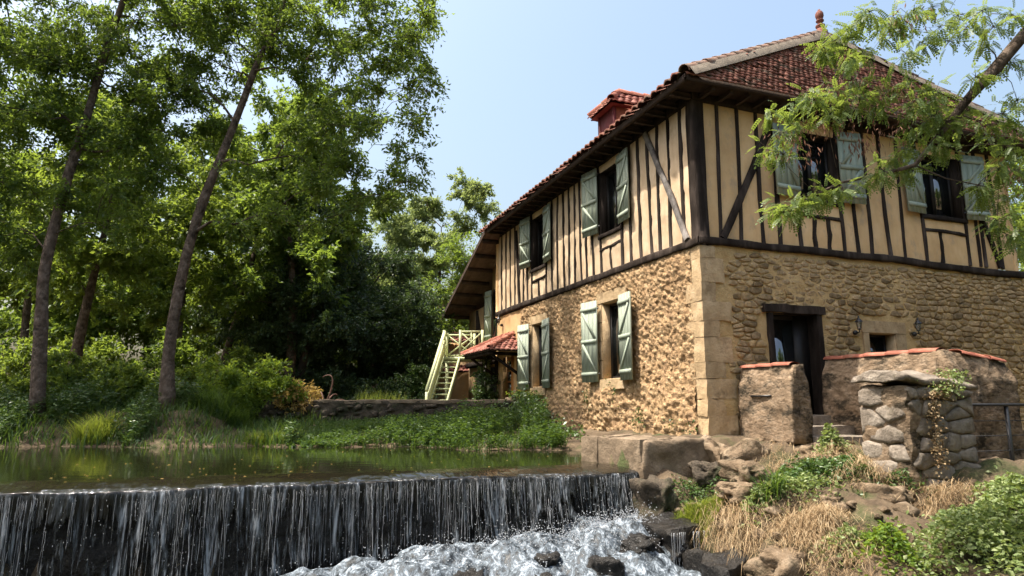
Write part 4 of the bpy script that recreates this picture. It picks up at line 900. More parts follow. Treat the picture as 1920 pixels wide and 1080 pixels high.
o_ = n.new('ShaderNodeOutputMaterial'); l.new(p_.outputs[0], o_.inputs[0]); M['lampglass'] = m
lantern('black wall lantern between the dark door and the small stone-framed window', (3.58, -.03, 1.42), HF, (0, -1))
lantern('black wall lantern to the right of the small stone-framed window', (5.20, -.03, 1.45), HF, (0, -1))
lantern('small lantern high on the far end of the river facade above the canopy', (-.02, 11.05, 2.66), HF, (-1, 0))

# ================================================================ outside stair and balcony beyond the porch
st = thing('garden_staircase', 'pale green wooden outside staircase with open treads and crossed balcony rails', 'staircase', (-2.35, 22.4, -.35))
SP = M['stairpaint']
def bar(name, p, q, w, parent=st, mat=SP): V, F = tube(np.array([p, q], float), w, 4, math.pi / 4); return add(name, V, F, mat, parent)
b0_, t0_ = np.array([-2.74, 21.5, -.35]), np.array([-2.40, 23.5, 1.62])
wv = np.array([.56, .0, 0.])
def plank(name, p, q, dirw, w, th, parent=st):
    p, q = np.array(p, float), np.array(q, float); d = q - p; d /= np.linalg.norm(d); dw = np.array(dirw, float); nn = np.cross(d, dw); nn /= np.linalg.norm(nn)
    V = np.array([p - dw * w - nn * th, p + dw * w - nn * th, p + dw * w + nn * th, p - dw * w + nn * th, q - dw * w - nn * th, q + dw * w - nn * th, q + dw * w + nn * th, q - dw * w + nn * th]); return add(name, V, BOXF, SP, parent)
plank('stringer', b0_, t0_, (0, 0, 1), .14, .025); plank('stringer', b0_ + wv, t0_ + wv, (0, 0, 1), .14, .025)
for k in range(10):
    c = b0_ + (t0_ - b0_) * (k + .6) / 10.4; V, F = box(c[0] + .02, c[0] + .54, c[1] - .12, c[1] + .10, c[2] - .02, c[2] + .02); add('tread', V, F, SP, st)
plank('side_board', b0_ + [0, 0, .35], t0_ + [0, 0, .45], (0, 0, 1), .22, .02)
plank('handrail', b0_ + [0, 0, .8], t0_ + [0, 0, .95], (1, 0, 0), .05, .03)
bar('newel_post', b0_ + [0, 0, 0], b0_ + [0, 0, .75], .06)
V, F = box(-2.45, -.75, 23.4, 24.7, 1.56, 1.66); add('balcony_deck', V, F, SP, st)
def rail_panel(p, q):
    p, q = np.array(p, float), np.array(q, float); h = np.array([0, 0, .9]); lo = np.array([0, 0, .14])
    bar('newel_post', p, p + h * 1.06, .06); bar('newel_post', q, q + h * 1.06, .06)
    bar('rail', p + h, q + h, .042); bar('rail', p + lo, q + lo, .035)
    bar('cross_brace', p + lo, q + h, .032); bar('cross_brace', p + h, q + lo, .032); bar('baluster', (p + q) / 2 + lo, (p + q) / 2 + h, .03)
rail_panel((-1.84, 23.45, 1.66), (-1.05, 23.45, 1.66)); rail_panel((-2.42, 23.5, 1.66), (-2.42, 24.6, 1.66)); rail_panel((-2.42, 24.65, 1.66), (-1.4, 24.65, 1.66))
for x in (-2.38, -.85): V, F = box(x - .06, x + .06, 24.4, 24.52, -.4, 1.56); add('deck_post', V, F, SP, st)
# small outbuilding far behind the stair
ob = thing('garden_outbuilding', 'small ochre outbuilding with red tiled edge behind the staircase', 'building', (-3.3, 30, -.35))
V, F = box(-3.75, -1.0, 29.5, 33, -.4, 2.75); add('wall', V, F, M['plaster'], ob)
qq = np.array([[-4.15, 29.1, 1.45], [-1, 29.1, 1.45], [-1, 29.55, 1.72], [-4.15, 29.55, 1.72]]); add('roof', np.concatenate([qq, qq - [0, 0, .06]]), [(0, 1, 2, 3), (4, 5, 1, 0), (7, 6, 5, 4)], M['soffit'], ob); tiles(list(qq), .2, .2, .04, 'tiles', M['tile_red'], ob, frame=WF, seed=3)
qq = np.array([[-4.0, 29.2, 2.75], [-.9, 29.2, 2.75], [-.9, 31.2, 3.35], [-4.0, 31.2, 3.35]]); add('roof', np.concatenate([qq, qq - [0, 0, .06]]), [(0, 1, 2, 3), (4, 5, 1, 0), (7, 6, 5, 4), (0, 3, 7, 4)], M['brick_red'], ob); tiles(list(qq), .2, .3, .05, 'tiles', M['tile_red'], ob, frame=WF, seed=4)

# ================================================================ parapets in front of the door
def parapet_profile(w, ztop, zbot): return [(-w * .56, zbot), (w * .56, zbot), (w / 2, ztop - .36), (w * .22, ztop - .04), (-w * .22, ztop - .04), (-w / 2, ztop - .36)]
def parapet(label, bc, w, a0, a1, ztop, zbot, ntile, seed, amp=.03):
    t = thing('parapet_wall', label, 'wall', (bc, (a0 + a1) / 2, zbot), HF)
    V, F = loft(parapet_profile(w, ztop, zbot), a0, a1, .045, lambda u, v, tt: (bc + u, tt, v), amp, 4, seed, 5); add('masonry', V, F, M['parapet'], t, HF, smooth=True)
    return t
def cap_tiles(t, p, q, n, rad=.15, seed=0):
    ridge_run(p, q, n, t, rad, M['tilepiece'], 'coping_tile', HF, bed=False, lift=-.045, squash=.38)
t = parapet('short low plastered parapet with red coping tiles left of the dark door', .78, .38, -.12, -1.42, .70, -.62, 3, 3)
cap_tiles(t, (.78, -.12, .70), (.78, -1.30, .70), 3, .13)
V, F = box(.565, .59, -.95, -.45, .13, .16); add('iron_bar', V, F, M['metal'], t, HF)
t = parapet('long weathered parapet wall with red tile coping in front of the door', 2.55, .46, -.35, -2.62, .88, -1.3, 6, 7, .035)
cap_tiles(t, (2.55, -.35, .88), (2.55, -2.55, .88), 5, .15)
V, F = loft(parapet_profile(.46, .86, -1.4), 2.42, 3.78, .045, lambda u, v, tt: (tt, -2.62 + u, v - .10 * (tt - 2.4)), .035, 4, 9, 5); add('masonry', V, F, M['parapet'], t, HF, smooth=True)
cap_tiles(t, (2.75, -2.62, .84), (3.72, -2.62, .73), 3, .15)
# stone steps up to the door between the parapets
t = thing('door_steps', 'worn stone steps between the two parapets below the dark door', 'steps', (1.6, -1, -.7), HF)
for k in range(3): V, F = rough_box(.96, 2.34, -.02 - .5 * (k + 1), -.02 - .5 * k, -1., -.20 - .16 * k, .1, .015, 3, k, .02); add('step', V, F, M['greystone'], t, HF, smooth=True)
# big rough pillar of stacked stones
t = thing('stone_pillar', 'thick pillar of stacked grey stones with a sloping slab on top', 'pillar', (1.45, -3.1, -1.4), HF)
zz = -1.45; k = 0; rr = random.Random(8)
V, F = rough_box(.65, 1.85, -3.43, -2.66, -1.45, .27, .04, .03, 5, 39, .03); add('mortar_core', V, F, M['parapet'], t, HF, smooth=True)
def wall_stones(t, side_place, s0, s1, z0, z1, w, h, seed, depth=.05):
    """irregular laid stones on a plane: side_place(s, out, z) -> house frame"""
    for q, p in enumerate(rubble_cells(s0, s1, z0, z1, w, h, seed)):
        P = np.array(p)
        c_ = P.mean(0)
        if not (s0 < c_[0] < s1 and z0 < c_[1] < z1): continue
        P[:, 0] = np.clip(P[:, 0], s0 - .01, s1 + .01); P[:, 1] = np.clip(P[:, 1], z0, z1); p = [tuple(v) for v in P]
        if poly_area(p) < .012: continue
        V, F = stone_mesh('R', p, seed + q, .008, depth); add('stone', side_place(V[:, 0], -V[:, 1], V[:, 2]), F, M['greystone'], t, HF)
wall_stones(t, lambda s_, o, z: np.stack([s_, -3.435 - o, z], 1), .66, 1.86, -1.45, .27, .36, .17, 21)
wall_stones(t, lambda s_, o, z: np.stack([.655 - o, s_, z], 1), -3.42, -2.68, -1.45, .27, .34, .17, 22)
wall_stones(t, lambda s_, o, z: np.stack([1.845 + o, s_, z], 1), -3.42, -2.68, -1.45, .27, .34, .17, 23)
zz = .25
prof = [(-.42, .0), (.42, .0), (.40, .09), (.05, .19), (-.28, .13), (-.44, .06)]
V, F = loft(prof, .56, 1.95, .05, lambda u, v, tt: (tt, -3.06 + u, zz + v + .05 * np.sin(tt * 2)), .04, 3, 51, 4); add('cap_slab', V, F, M['greystone'], t, HF, smooth=True)
# railing beside the pillar
t = thing('metal_railing', 'black metal railing with thin wires running off to the right', 'railing', (3.2, -3.0, -1.3), HF)
V, F = box(2.22, 6.2, -3.04, -2.98, -.025, .02); add('handrail', V, F, M['metal'], t, HF)
for b in (3.22, 5.2): V, F = box(b - .025, b + .025, -3.03, -2.99, -1.45, -.025); add('post', V, F, M['metal'], t, HF)
for k in range(5): V, F = tube(np.array([[2.3, -3.01, -.24 - k * .22], [6.2, -3.01, -.24 - k * .22]]), .006, 5); add('wire', V, F, M['metal'], t, HF)
# pool-side kerb of big dressed blocks
t = thing('pool_kerb', 'heavy stone kerb blocks along the water at the foot of the house', 'kerb', (-2.0, 0, -1), HF)
for k, (x0, x1, y0, y1, z1_) in enumerate([(-1.92, -1.2, .105, .52, -.52), (-1.92, -1.2, -.86, .085, -.53)]):
    V, F = rough_box(x0, x1, y0, y1, -1.7, z1_, .04, .022, 4, 60 + k, .03, 5); V[:, 0] -= .26 * (V[:, 1] + .86); add('kerb_block', V, F, M['coping'], t, HF, smooth=True)
V, F = rough_box(-1.90, -.62, -.89, -.35, -1.6, -.545, .04, .035, 3, 66, .05, 5); add('kerb_block', V, F, M['coping'], t, HF, smooth=True)
V, F = rough_box(-2.0, 1.2, -.35, .3, -1.4, -.60, .1, .04, 3, 67, .05, 4); add('foundation', V, F, M['coping'], t, HF, smooth=True)
# terrace wall on the far bank
tw = thing('terrace_wall', 'low old stone terrace wall above the far bank', 'wall', (-3.6, 19.15, -.6))
def twall(u, v): 
    d1, d2, rv = cell(u / .32, v / .17, 12); P = np.stack([u, v, u * 0], 1)
    return .08 * (rv - .4) * sstep(d2 - d1, .02, .2) + .04 * fbm(P, 2, 4, 3)
u, v, F = grid(-7.9, .35, -.85, .10, 240, 30); add('face', np.stack([u, 18.98 + .05 * (u + 7.9) * .5 - twall(u, v), v], 1), F, M['darkrock'], tw, smooth=True)
V, F = rough_box(-7.9, .35, 18.95, 19.35, .02, .135, .08, .02, 3, 5, .03); V[:, 1] += .025 * (V[:, 0] + 7.9); add('coping', V, F, M['coping'], tw, smooth=True)
for k in range(70):
    x = rng.uniform(-7.7, .1); z = rng.uniform(-.6, 0.); V, F = rock((x, 18.98 + .025 * (x + 7.9), z), (rng.uniform(.08, .18), .09, rng.uniform(.05, .1)), k, 2, .4); add('stone', V, F, M['darkrock'], tw, smooth=True)
t = thing('stone_block', 'squared stone block at the end of the terrace wall by the house', 'block', (-.35, 8.5, -.1), HF)
V, F = rough_box(-.75, -.10, 8.1, 8.75, -.2, .22, .05, .02, 4, 71, .03, 4); add('stone', V, F, M['coping'], t, HF, smooth=True)
V, F = rough_box(-.95, -.02, 7.9, 8.9, -1.0, -.22, .06, .06, 3, 72, .05, 4); add('rubble_base', V, F, M['rubble'], t, HF, smooth=True)
# garden ornament of bent rusty blades
t = thing('garden_ornament', 'rusty metal garden ornament of thin arching blades on the terrace', 'ornament', (-5.55, 19.9, -.35))
for k, (dx, dz, cx) in enumerate([(-.10, .92, .42), (-.42, .30, -.1), (-.24, .42, -.1), (.50, .20, .1), (.26, .36, .1)]):
    s = np.linspace(0, 1, 14); px_ = -5.55 + dx * s + (cx if k == 0 else 0) * np.sin(s * math.pi) * .6; pz = -.35 + .3 + dz * np.sin(s * math.pi * .62) / math.sin(math.pi * .5)
    V, F = tube(np.stack([px_, 19.9 + .1 * k * s, pz], 1), .028 * (1 - .75 * s) + .006, 5); add('blade', V, F, M['rust'], t)
V, F = tube(np.array([[-5.55, 19.9, -.4], [-5.55, 19.9, .05]]), .05, 6); add('stem', V, F, M['rust'], t)
t = thing('rock_shelf', 'rough knobbly rock shelf running right from the kerb under the parapet', 'rock', (.2, -1.1, -1.3), HF)
V, F = rough_box(-.66, .55, -1.45, -.5, -1.6, -.62, .035, .13, 2.8, 91, .08, 5); add('stone', V, F, M['bankrock'], t, HF, smooth=True)
V, F = rough_box(.45, 1.15, -1.62, -.6, -1.6, -.66, .035, .10, 3.2, 93, .08, 5); add('stone', V, F, M['bankrock'], t, HF, smooth=True)
# rocks of the right bank
rk = [((-1.98, -1.3, -1.42), (.26, .3, .34), 'dark damp rock between the kerb and the right end of the fall'),
      ((-.95, -1.25, -1.06), (.26, .2, .2), 'brown rounded rock under the kerb at the top of the right bank'),
      ((.55, -1.72, -.80), (.34, .22, .12), 'pale flat stone below the short parapet'),
      ((-1.38, -2.42, -1.14), (.30, .22, .12), 'sunlit flat rock beside the grass tuft on the bank'),
      ((-.85, -1.95, -1.0), (.30, .22, .15), 'pale broken rock in the middle of the right bank'),
      ((-1.75, -3.75, -1.82), (.34, .26, .18), 'light crumbly rock at the bottom edge of the bank'),
      ((-.65, -3.15, -1.25), (.26, .20, .14), 'half-buried stone among dry grass low on the bank'),
      ((.55, -3.05, -1.05), (.36, .20, .17), 'dark stone at the foot of the pillar'),
      ((.15, -3.35, -1.2), (.30, .22, .18), 'grey stone left of the pillar foot above the bush')]
for k, (c, s, lab) in enumerate(rk):
    t = thing('bank_rock', lab, 'rock', c, HF, group='rocks on the right bank'); V, F = rock(c, s, 80 + k, 4, .7); add('stone', V, F, M['bankrock'] if k not in (0, 1) else M['darkrock'], t, HF, smooth=True)
# ================================================================ vegetation
def leaves(P, D, size, wid, rg, up=.35, fold=.25):
    """one folded leaf per point P with direction D; size, wid arrays or scalars"""
    n = len(P); D = D / (np.linalg.norm(D, axis=1)[:, None] + 1e-9); U = rg.normal(0, 1, (n, 3)); U[:, 2] += up * 3; S = np.cross(D, U); S /= np.linalg.norm(S, axis=1)[:, None] + 1e-9; N = np.cross(S, D)
    L = (size * rg.uniform(.7, 1.25, n))[:, None]; W = L * wid
    V = np.stack([P, P + D * L * .48 + S * W * .5 + N * W * fold, P + D * L - N * L * .08, P + D * L * .48 - S * W * .5 + N * W * fold], 1).reshape(-1, 3)
    b = np.arange(n)[:, None] * 4
    return V, np.concatenate([b + [[0, 1, 2]], b + [[0, 2, 3]]])
def grow(trunk, radii, targets, rg, bal=.25, wob=.12):
    """branch skeleton: every target joined to the tree by the cheapest path; returns node positions, parents, and the targets' nodes"""
    N = [np.array(p, float) for p in trunk]; par = [-1] + list(range(len(trunk) - 1)); plen = [0.]
    for k in range(1, len(N)): plen.append(plen[-1] + np.linalg.norm(N[k] - N[k - 1]))
    T = np.asarray(targets, float); base = np.array(trunk, float); dmin = np.array([np.linalg.norm(base - t, axis=1).min() for t in T]); order = np.argsort(dmin); tn = []
    for k in order:
        t = T[k]; A = np.array(N); d = np.linalg.norm(A - t, axis=1); pen = np.where(A[:, 2] > t[2] + .2, .8, 0) * (A[:, 2] - t[2])
        c = d + bal * np.array(plen) + pen; c[:max(1, len(trunk) // 4)] += 3; j = int(np.argmin(c)); p = N[j]; L = d[j]; m = max(2, int(L / .45) + 1); last = j
        side = rg.normal(0, 1, 3) * wob * L; arch = np.array([0, 0, .10 * L])
        for q in range(1, m + 1):
            s = q / m; x = p + (t - p) * s + (side + arch) * math.sin(s * math.pi) + (rg.normal(0, .025, 3) if q < m else 0); N.append(x); par.append(last); plen.append(plen[last] + L / m); last = len(N) - 1
        tn.append((k, last))
    return np.array(N), np.array(par), tn
def skeleton_mesh(N, par, ntrunk, radii, tip=.010, expo=2.3, k=6, rmax_branch=.6):
    n = len(N); acc = np.zeros(n); ch = [[] for _ in range(n)]
    for i in range(n):
        if par[i] >= 0: ch[par[i]].append(i)
    r = np.zeros(n)
    for i in range(n - 1, -1, -1):
        s = sum(r[c] ** expo for c in ch[i]); r[i] = max(tip, s ** (1 / expo))
    for i in range(ntrunk): r[i] = radii[i]
    for i in range(ntrunk, n):
        if r[i] > r[par[i]] * .8: r[i] = max(tip * .6, r[par[i]] * .8)
    mb = MB(); starts = [(0, -1)]; done = np.zeros(n, bool)
    stack = [(0, None)]
    while stack:
        i, pr = stack.pop(); chain = ([pr] if pr is not None else []) + [i]; cur = i
        while ch[cur]:
            cs = sorted(ch[cur], key=lambda c: -r[c]); nx = cs[0]
            if cur < ntrunk - 1 and (cur + 1) in cs: nx = cur + 1
            for c in cs:
                if c != nx: stack.append((c, cur))
            chain.append(nx); cur = nx
        if len(chain) < 2: continue
        P = N[chain]; rr = r[chain].copy()
        if pr is not None: rr[0] = min(rr[0], rr[1] * 1.3)
        kk = k + 3 if i == 0 else (k if rr.max() > .04 else 4)
        V, F = tube(P, rr, kk); mb.put(V, F)
    return mb
def ell(c, r, n, rg, shell=.35):
    """points in an ellipsoid, denser towards its surface"""
    d = rg.normal(0, 1, (n, 3)); d /= np.linalg.norm(d, axis=1)[:, None]; q = (shell + (1 - shell) * rg.random(n) ** .6)[:, None]
    return np.asarray(c) + d * q * np.asarray(r)
def tree(name, label, trunk, radii, crown, nt, nl, lsize, lwid, lm, bm=None, seed=0, clump=.6, droop=.35, group='trees on the far bank', cat='tree', flat=.6, extra=None, twigs=9, k=6):
    rg = np.random.default_rng(seed); tr = np.array(trunk, float)
    if len(tr) < 12:                                      # refine the trunk smoothly
        s = np.linspace(0, len(tr) - 1, 30); ii = np.clip(s.astype(int), 0, len(tr) - 2); f = (s - ii)[:, None]
        m = np.gradient(tr, axis=0); p0, p1, m0, m1 = tr[ii], tr[ii + 1], m[ii], m[ii + 1]
        trs = (2 * f ** 3 - 3 * f ** 2 + 1) * p0 + (f ** 3 - 2 * f ** 2 + f) * m0 + (-2 * f ** 3 + 3 * f ** 2) * p1 + (f ** 3 - f ** 2) * m1
        radii = np.interp(s, np.arange(len(tr)), radii); tr = trs
    vol = np.array([np.prod(e[1]) ** .67 for e in crown]); cnt = np.maximum(2, (nt * vol / vol.sum()).astype(int))
    T = np.concatenate([ell(c, r, q, rg) for (c, r), q in zip(crown, cnt)])
    if extra is not None: T = np.concatenate([T, np.array(extra, float)])
    N, par, tn = grow(tr, radii, T, rg)
    t = thing(name, label, cat, tuple(tr[0]), group=group)
    if cat == 'tree':                                      # knots and swellings along the trunk
        radii = np.asarray(radii) * (1 + rg.normal(0, .05, len(tr)))
    sk = skeleton_mesh(N, par, len(tr), radii, tip=.013, k=k)
    per = max(4, nl // len(T)); Ps, Ds = [], []; tw = MB()
    for q in T:
        for w in range(twigs):
            d = rg.normal(0, 1, 3); d[2] *= flat; d /= np.linalg.norm(d); L = clump * rg.uniform(.5, 1.25); e = q + d * L - np.array([0, 0, droop * L * .5]); mid = q + d * L * .5 + [0, 0, .06 * L]
            V, F = tube(np.array([q, mid, e]), [.007, .005, .002], 3); tw.put(V, F)
            m = max(1, per // twigs); s = rg.uniform(.15, 1.05, m)[:, None]; P = q + (mid - q) * np.minimum(s * 2, 1) + (e - mid) * np.maximum(s * 2 - 1, 0)
            P = P + rg.normal(0, .07 * clump + .02, (m, 3)); Dd = d + rg.normal(0, .75, (m, 3)); Dd[:, 2] -= droop
            Ps.append(P); Ds.append(Dd)
    sk.put(np.concatenate(tw.V), [np.concatenate(tw.F3), np.concatenate(tw.F4)])
    sk.build('trunk', bm or M['bark'], t, smooth=True)
    V, F = leaves(np.concatenate(Ps), np.concatenate(Ds), lsize, lwid, rg); add('crown', V, F, lm, t, kind=None)
    return t
g0 = lambda x, y: float(ground(np.array([x]), np.array([y]))[0])
# two leaning ash trees on the bank
tree('ash_tree', 'tall leaning ash with a bare curved trunk right of the group', [(-8.72, 17, -.2), (-8.80, 17, 1.47), (-8.61, 17, 3.57), (-8.26, 17, 5.31), (-7.75, 17, 6.97), (-7.34, 17, 8.36), (-7.08, 17, 9.31), (-6.59, 17, 10.61), (-6.2, 17, 12.2)], [.20, .145, .13, .12, .105, .095, .085, .07, .045],
     [((-4.6, 17, 9.6), (2.6, 2.2, 1.9)), ((-4.3, 17.2, 7.0), (2.1, 2.0, 1.5)), ((-5.6, 17, 11.8), (3.0, 2.5, 1.6)), ((-8.3, 17.5, 10.9), (1.8, 1.8, 1.6)), ((-3.6, 16.8, 10.8), (1.6, 1.6, 1.5)), ((-6.0, 17.5, 5.6), (1.3, 1.4, 1.0)), ((-9.0, 17.6, 9.0), (1.4, 1.3, 1.3))], 160, 52000, .125, .44, M['leaf_ash'], seed=1, clump=.62,
     extra=[(-2.5, 16.9, 8.9), (-2.35, 17, 8.5), (-2.45, 16.8, 7.6), (-2.6, 17, 6.6), (-2.75, 17, 5.9), (-3.3, 17, 5.4), (-2.2, 16.6, 11.2), (-2.7, 17, 10.2), (-3.4, 17.3, 6.2), (-4.2, 17, 5.1), (-7.2, 16.6, 4.6), (-6.6, 17.2, 4.9), (-9.6, 17.2, 6.4), (-9.9, 16.8, 7.6), (-6.9, 16.5, 6.2)])
tree('ash_tree', 'tall forked tree with pale spotted bark at the left on the bank', [(-11.64, 16.5, -.3), (-11.82, 16.5, 2.09), (-11.89, 16.5, 3.46), (-11.64, 16.5, 5.59), (-11.31, 16.5, 7.36), (-10.97, 16.5, 9.51), (-10.6, 16.5, 11.2), (-10.3, 16.5, 12.8)], [.20, .145, .135, .12, .105, .095, .075, .045],
     [((-10.6, 16.6, 10.4), (2.4, 2.0, 2.2)), ((-12.6, 16.8, 8.2), (2.0, 2.0, 2.0)), ((-9.6, 17.2, 8.0), (1.7, 1.5, 1.8)), ((-12.6, 16.5, 5.0), (1.4, 1.4, 1.2)), ((-10.3, 17, 5.3), (1.2, 1.2, 1.1)), ((-9.0, 17.4, 11.2), (2.0, 1.8, 1.5)), ((-13.6, 17, 10.6), (1.8, 1.8, 1.6))], 130, 46000, .125, .44, M['leaf_ash'], seed=2, clump=.62)
# trees behind them, lighter with sun through the leaves
def back_tree(name, label, x, y, h, cr, nl, lm, seed, lsize=.20, bm=None, lean=0., r0=.22, lowz=.30, nt=60, group='trees behind the bank', clump=.85):
    z = g0(x, y); rg = np.random.default_rng(seed); tr = [(x + lean * (q ** 1.5) + .25 * math.sin(seed + q * 4), y + .2 * math.sin(seed * 2 + q * 3), z - .1 + h * .76 * q) for q in np.linspace(0, 1, 8)]
    c = [((x + lean * .8, y, z + h * .78), (cr * .8, cr * .8, h * .22)), ((x + lean * .5 + cr * .3, y, z + h * .55), (cr, cr * .9, h * .2)), ((x + lean * .5 - cr * .45, y + .3, z + h * .48), (cr * .85, cr * .8, h * .18)), ((x + lean * .3 + .1 * cr, y - .4, z + h * (lowz + .05)), (cr * .8, cr * .7, h * .11))]
    return tree(name, label, tr, np.linspace(r0, .03, 8), c, nt, nl, lsize, .48, lm, bm, seed, clump, group=group)
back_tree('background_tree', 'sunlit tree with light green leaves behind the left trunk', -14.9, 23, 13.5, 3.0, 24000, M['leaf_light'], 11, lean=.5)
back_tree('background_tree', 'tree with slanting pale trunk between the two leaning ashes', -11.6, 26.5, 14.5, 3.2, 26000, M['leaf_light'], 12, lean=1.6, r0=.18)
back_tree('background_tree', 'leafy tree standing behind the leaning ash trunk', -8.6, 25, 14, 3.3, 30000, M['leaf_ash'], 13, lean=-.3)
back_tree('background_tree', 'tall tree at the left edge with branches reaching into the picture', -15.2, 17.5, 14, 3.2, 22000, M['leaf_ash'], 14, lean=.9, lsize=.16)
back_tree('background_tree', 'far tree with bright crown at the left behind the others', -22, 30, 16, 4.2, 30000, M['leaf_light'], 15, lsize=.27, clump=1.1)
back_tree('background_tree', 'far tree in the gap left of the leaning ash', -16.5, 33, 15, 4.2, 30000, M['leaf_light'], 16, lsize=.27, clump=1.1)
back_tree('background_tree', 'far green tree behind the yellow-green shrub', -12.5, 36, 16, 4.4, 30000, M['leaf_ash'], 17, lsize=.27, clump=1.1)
# dark dense trees in the middle
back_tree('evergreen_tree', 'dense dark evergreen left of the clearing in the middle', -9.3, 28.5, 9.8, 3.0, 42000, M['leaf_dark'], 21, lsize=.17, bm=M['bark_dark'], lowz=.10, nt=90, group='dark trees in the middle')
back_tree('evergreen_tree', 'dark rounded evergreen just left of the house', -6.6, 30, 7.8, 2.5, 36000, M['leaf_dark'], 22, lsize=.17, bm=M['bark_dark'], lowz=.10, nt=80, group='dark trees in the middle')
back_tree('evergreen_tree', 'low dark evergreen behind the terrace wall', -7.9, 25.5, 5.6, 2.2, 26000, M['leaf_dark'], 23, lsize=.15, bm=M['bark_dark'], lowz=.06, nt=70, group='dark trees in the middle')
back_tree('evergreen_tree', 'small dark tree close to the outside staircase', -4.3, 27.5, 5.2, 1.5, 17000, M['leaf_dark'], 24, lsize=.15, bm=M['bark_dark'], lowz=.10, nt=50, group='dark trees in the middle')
# pale feathery trees against the sky
back_tree('willow_tree', 'pale feathery tree against the sky left of the roof', -4.9, 38, 14.4, 4.8, 56000, M['leaf_willow'], 31, lsize=.19, lowz=.28, group='pale trees by the house', clump=1.0, lean=.8)
back_tree('willow_tree', 'pale tree whose crown disappears behind the roof edge', -.6, 40, 13.6, 3.8, 40000, M['leaf_willow'], 32, lsize=.19, lowz=.28, group='pale trees by the house', clump=1.0)
back_tree('willow_tree', 'pale rounded tree left of the other pale trees', -8.4, 41, 13.2, 4.0, 36000, M['leaf_willow'], 34, lsize=.2, lowz=.28, group='pale trees by the house', clump=1.0)
back_tree('willow_tree', 'slender two-stemmed tree beside the staircase', -3.6, 31, 8.5, 1.9, 16000, M['leaf_ash'], 33, lsize=.14, r0=.13, lowz=.38, group='pale trees by the house', lean=.9)
# woodland edge far behind, and the trees across the river behind the viewer (mirrored in the windows)
for k, (x, y, h, cr) in enumerate([(-30, 48, 15, 5.5), (-20, 52, 16, 6), (-10, 56, 12, 5.5), (0, 60, 12, 5), (-42, 40, 16, 6), (-34, 34, 15, 5)]):
    back_tree('woodland_tree', ['broad tree of the far wood at the left', 'tall tree of the far wood between the trunks', 'far wood tree seen low behind the dark evergreens', 'far wood tree beyond the house roof', 'outermost tree of the far wood at the left', 'far wood tree outside the left edge of the picture'][k], x, y, h, cr, 15000, M['leaf_ash'], 40 + k, lsize=.36, nt=50, group='far wood', clump=1.7, lowz=.12)
for k, (x, y, h) in enumerate([(15.5, 5.5, 11), (19, .5, 13), (24, -6, 14), (27, 6, 13), (9, -9, 13), (0, -13, 15), (-9, -12, 14)]):
    back_tree('riverside_tree', ['tree right of the picture mirrored in the door pane', 'tree right of the viewer mirrored in the upper windows', 'tall tree far right behind the viewer', 'tree far to the right of the house', 'tree across the river behind the viewer', 'tallest tree straight behind the viewer', 'tree behind the viewer to the left'][k], x, y, h, 4.2, 11000, M['leaf_ash'], 60 + k, lsize=.34, nt=45, group='trees across the river', clump=1.5, lowz=.08)

for k, (x, y, h, cr) in enumerate([(-26, 41, 10, 4.5), (-19.5, 43, 9.5, 4.5), (-14, 45, 10, 4.5), (-8.5, 47, 9, 4)]):
    back_tree('woodland_tree', ['low broad tree closing the wood at the far left', 'low tree of the wood seen between the left trunks', 'low tree of the wood right of the leaning trunk', 'low tree of the wood behind the dark evergreens'][k], x, y, h, cr, 20000, M['leaf_ash'], 50 + k, lsize=.36, nt=70, group='far wood', clump=1.4, lowz=.0)
for k, (x, y, h) in enumerate([(19.5, 21, 10), (25, 30, 13), (17, 14.5, 6.5)]):
    back_tree('garden_tree', ['tree behind the low wall to the right of the house', 'taller tree far behind the right end of the house', 'young tree beside the low wall right of the picture'][k], x, y, h, 2.6 if k != 2 else 1.6, 14000, M['leaf_light'], 90 + k, lsize=.24, nt=45, group='trees right of the house', clump=.9, lowz=.1)
# ---- shrubs
def shrub(name, label, c, r, nt, nl, lsize, lm, seed, lwid=.5, group=None, clump=.3, warm=None):
    z = g0(c[0], c[1]); rg = np.random.default_rng(seed); tr = [(c[0], c[1], z - .05), (c[0] + .05, c[1], z + .2), (c[0], c[1], z + r[2] * .6)]
    return tree(name, label, tr, [.06, .05, .03], [((c[0], c[1], z + r[2] * .95), r), ((c[0] - r[0] * .4, c[1] - .2, z + r[2] * .6), (r[0] * .7, r[1] * .8, r[2] * .6)), ((c[0] + r[0] * .45, c[1] - .1, z + r[2] * .6), (r[0] * .6, r[1] * .8, r[2] * .6))], nt, nl, lsize, lwid, lm, M['bark_dark'], seed, clump, .15, group or 'shrubs on the far bank', 'shrub', .9)
shrub('garden_shrub', 'bright yellow-green rounded shrub right of the leaning trunk', (-7.5, 18.9), (1.5, 1.0, .85), 60, 14000, .10, M['leaf_shrub'], 71, .45)
shrub('garden_shrub', 'shrub with pinkish yellow autumn leaves at the end of the hedge', (-6.15, 19.3), (.55, .5, .62), 26, 3600, .09, M['leaf_warm'], 72, .5)
shrub('garden_shrub', 'green leafy shrub between the trunks', (-10.4, 18.6), (1.3, .9, .75), 45, 9000, .12, M['leaf_light'], 73)
shrub('garden_shrub', 'sunlit shrub at the left behind the first trunk', (-12.9, 18.8), (1.4, .9, .8), 45, 9000, .12, M['leaf_light'], 74)
shrub('garden_shrub', 'dark bush low behind the terrace wall', (-4.7, 24), (1.3, .8, .6), 40, 8000, .11, M['leaf_dark'], 75)
shrub('garden_shrub', 'white-flowering shrub glowing between the trunks in the background', (-12.2, 25.5), (1.3, .9, .7), 40, 6000, .10, M['blossom'], 76)
shrub('garden_shrub', 'climbing shrub on the wall beneath the staircase', (-.9, 22.6), (.30, .25, 1.0), 26, 4200, .08, M['leaf_ivy'], 77, .6)
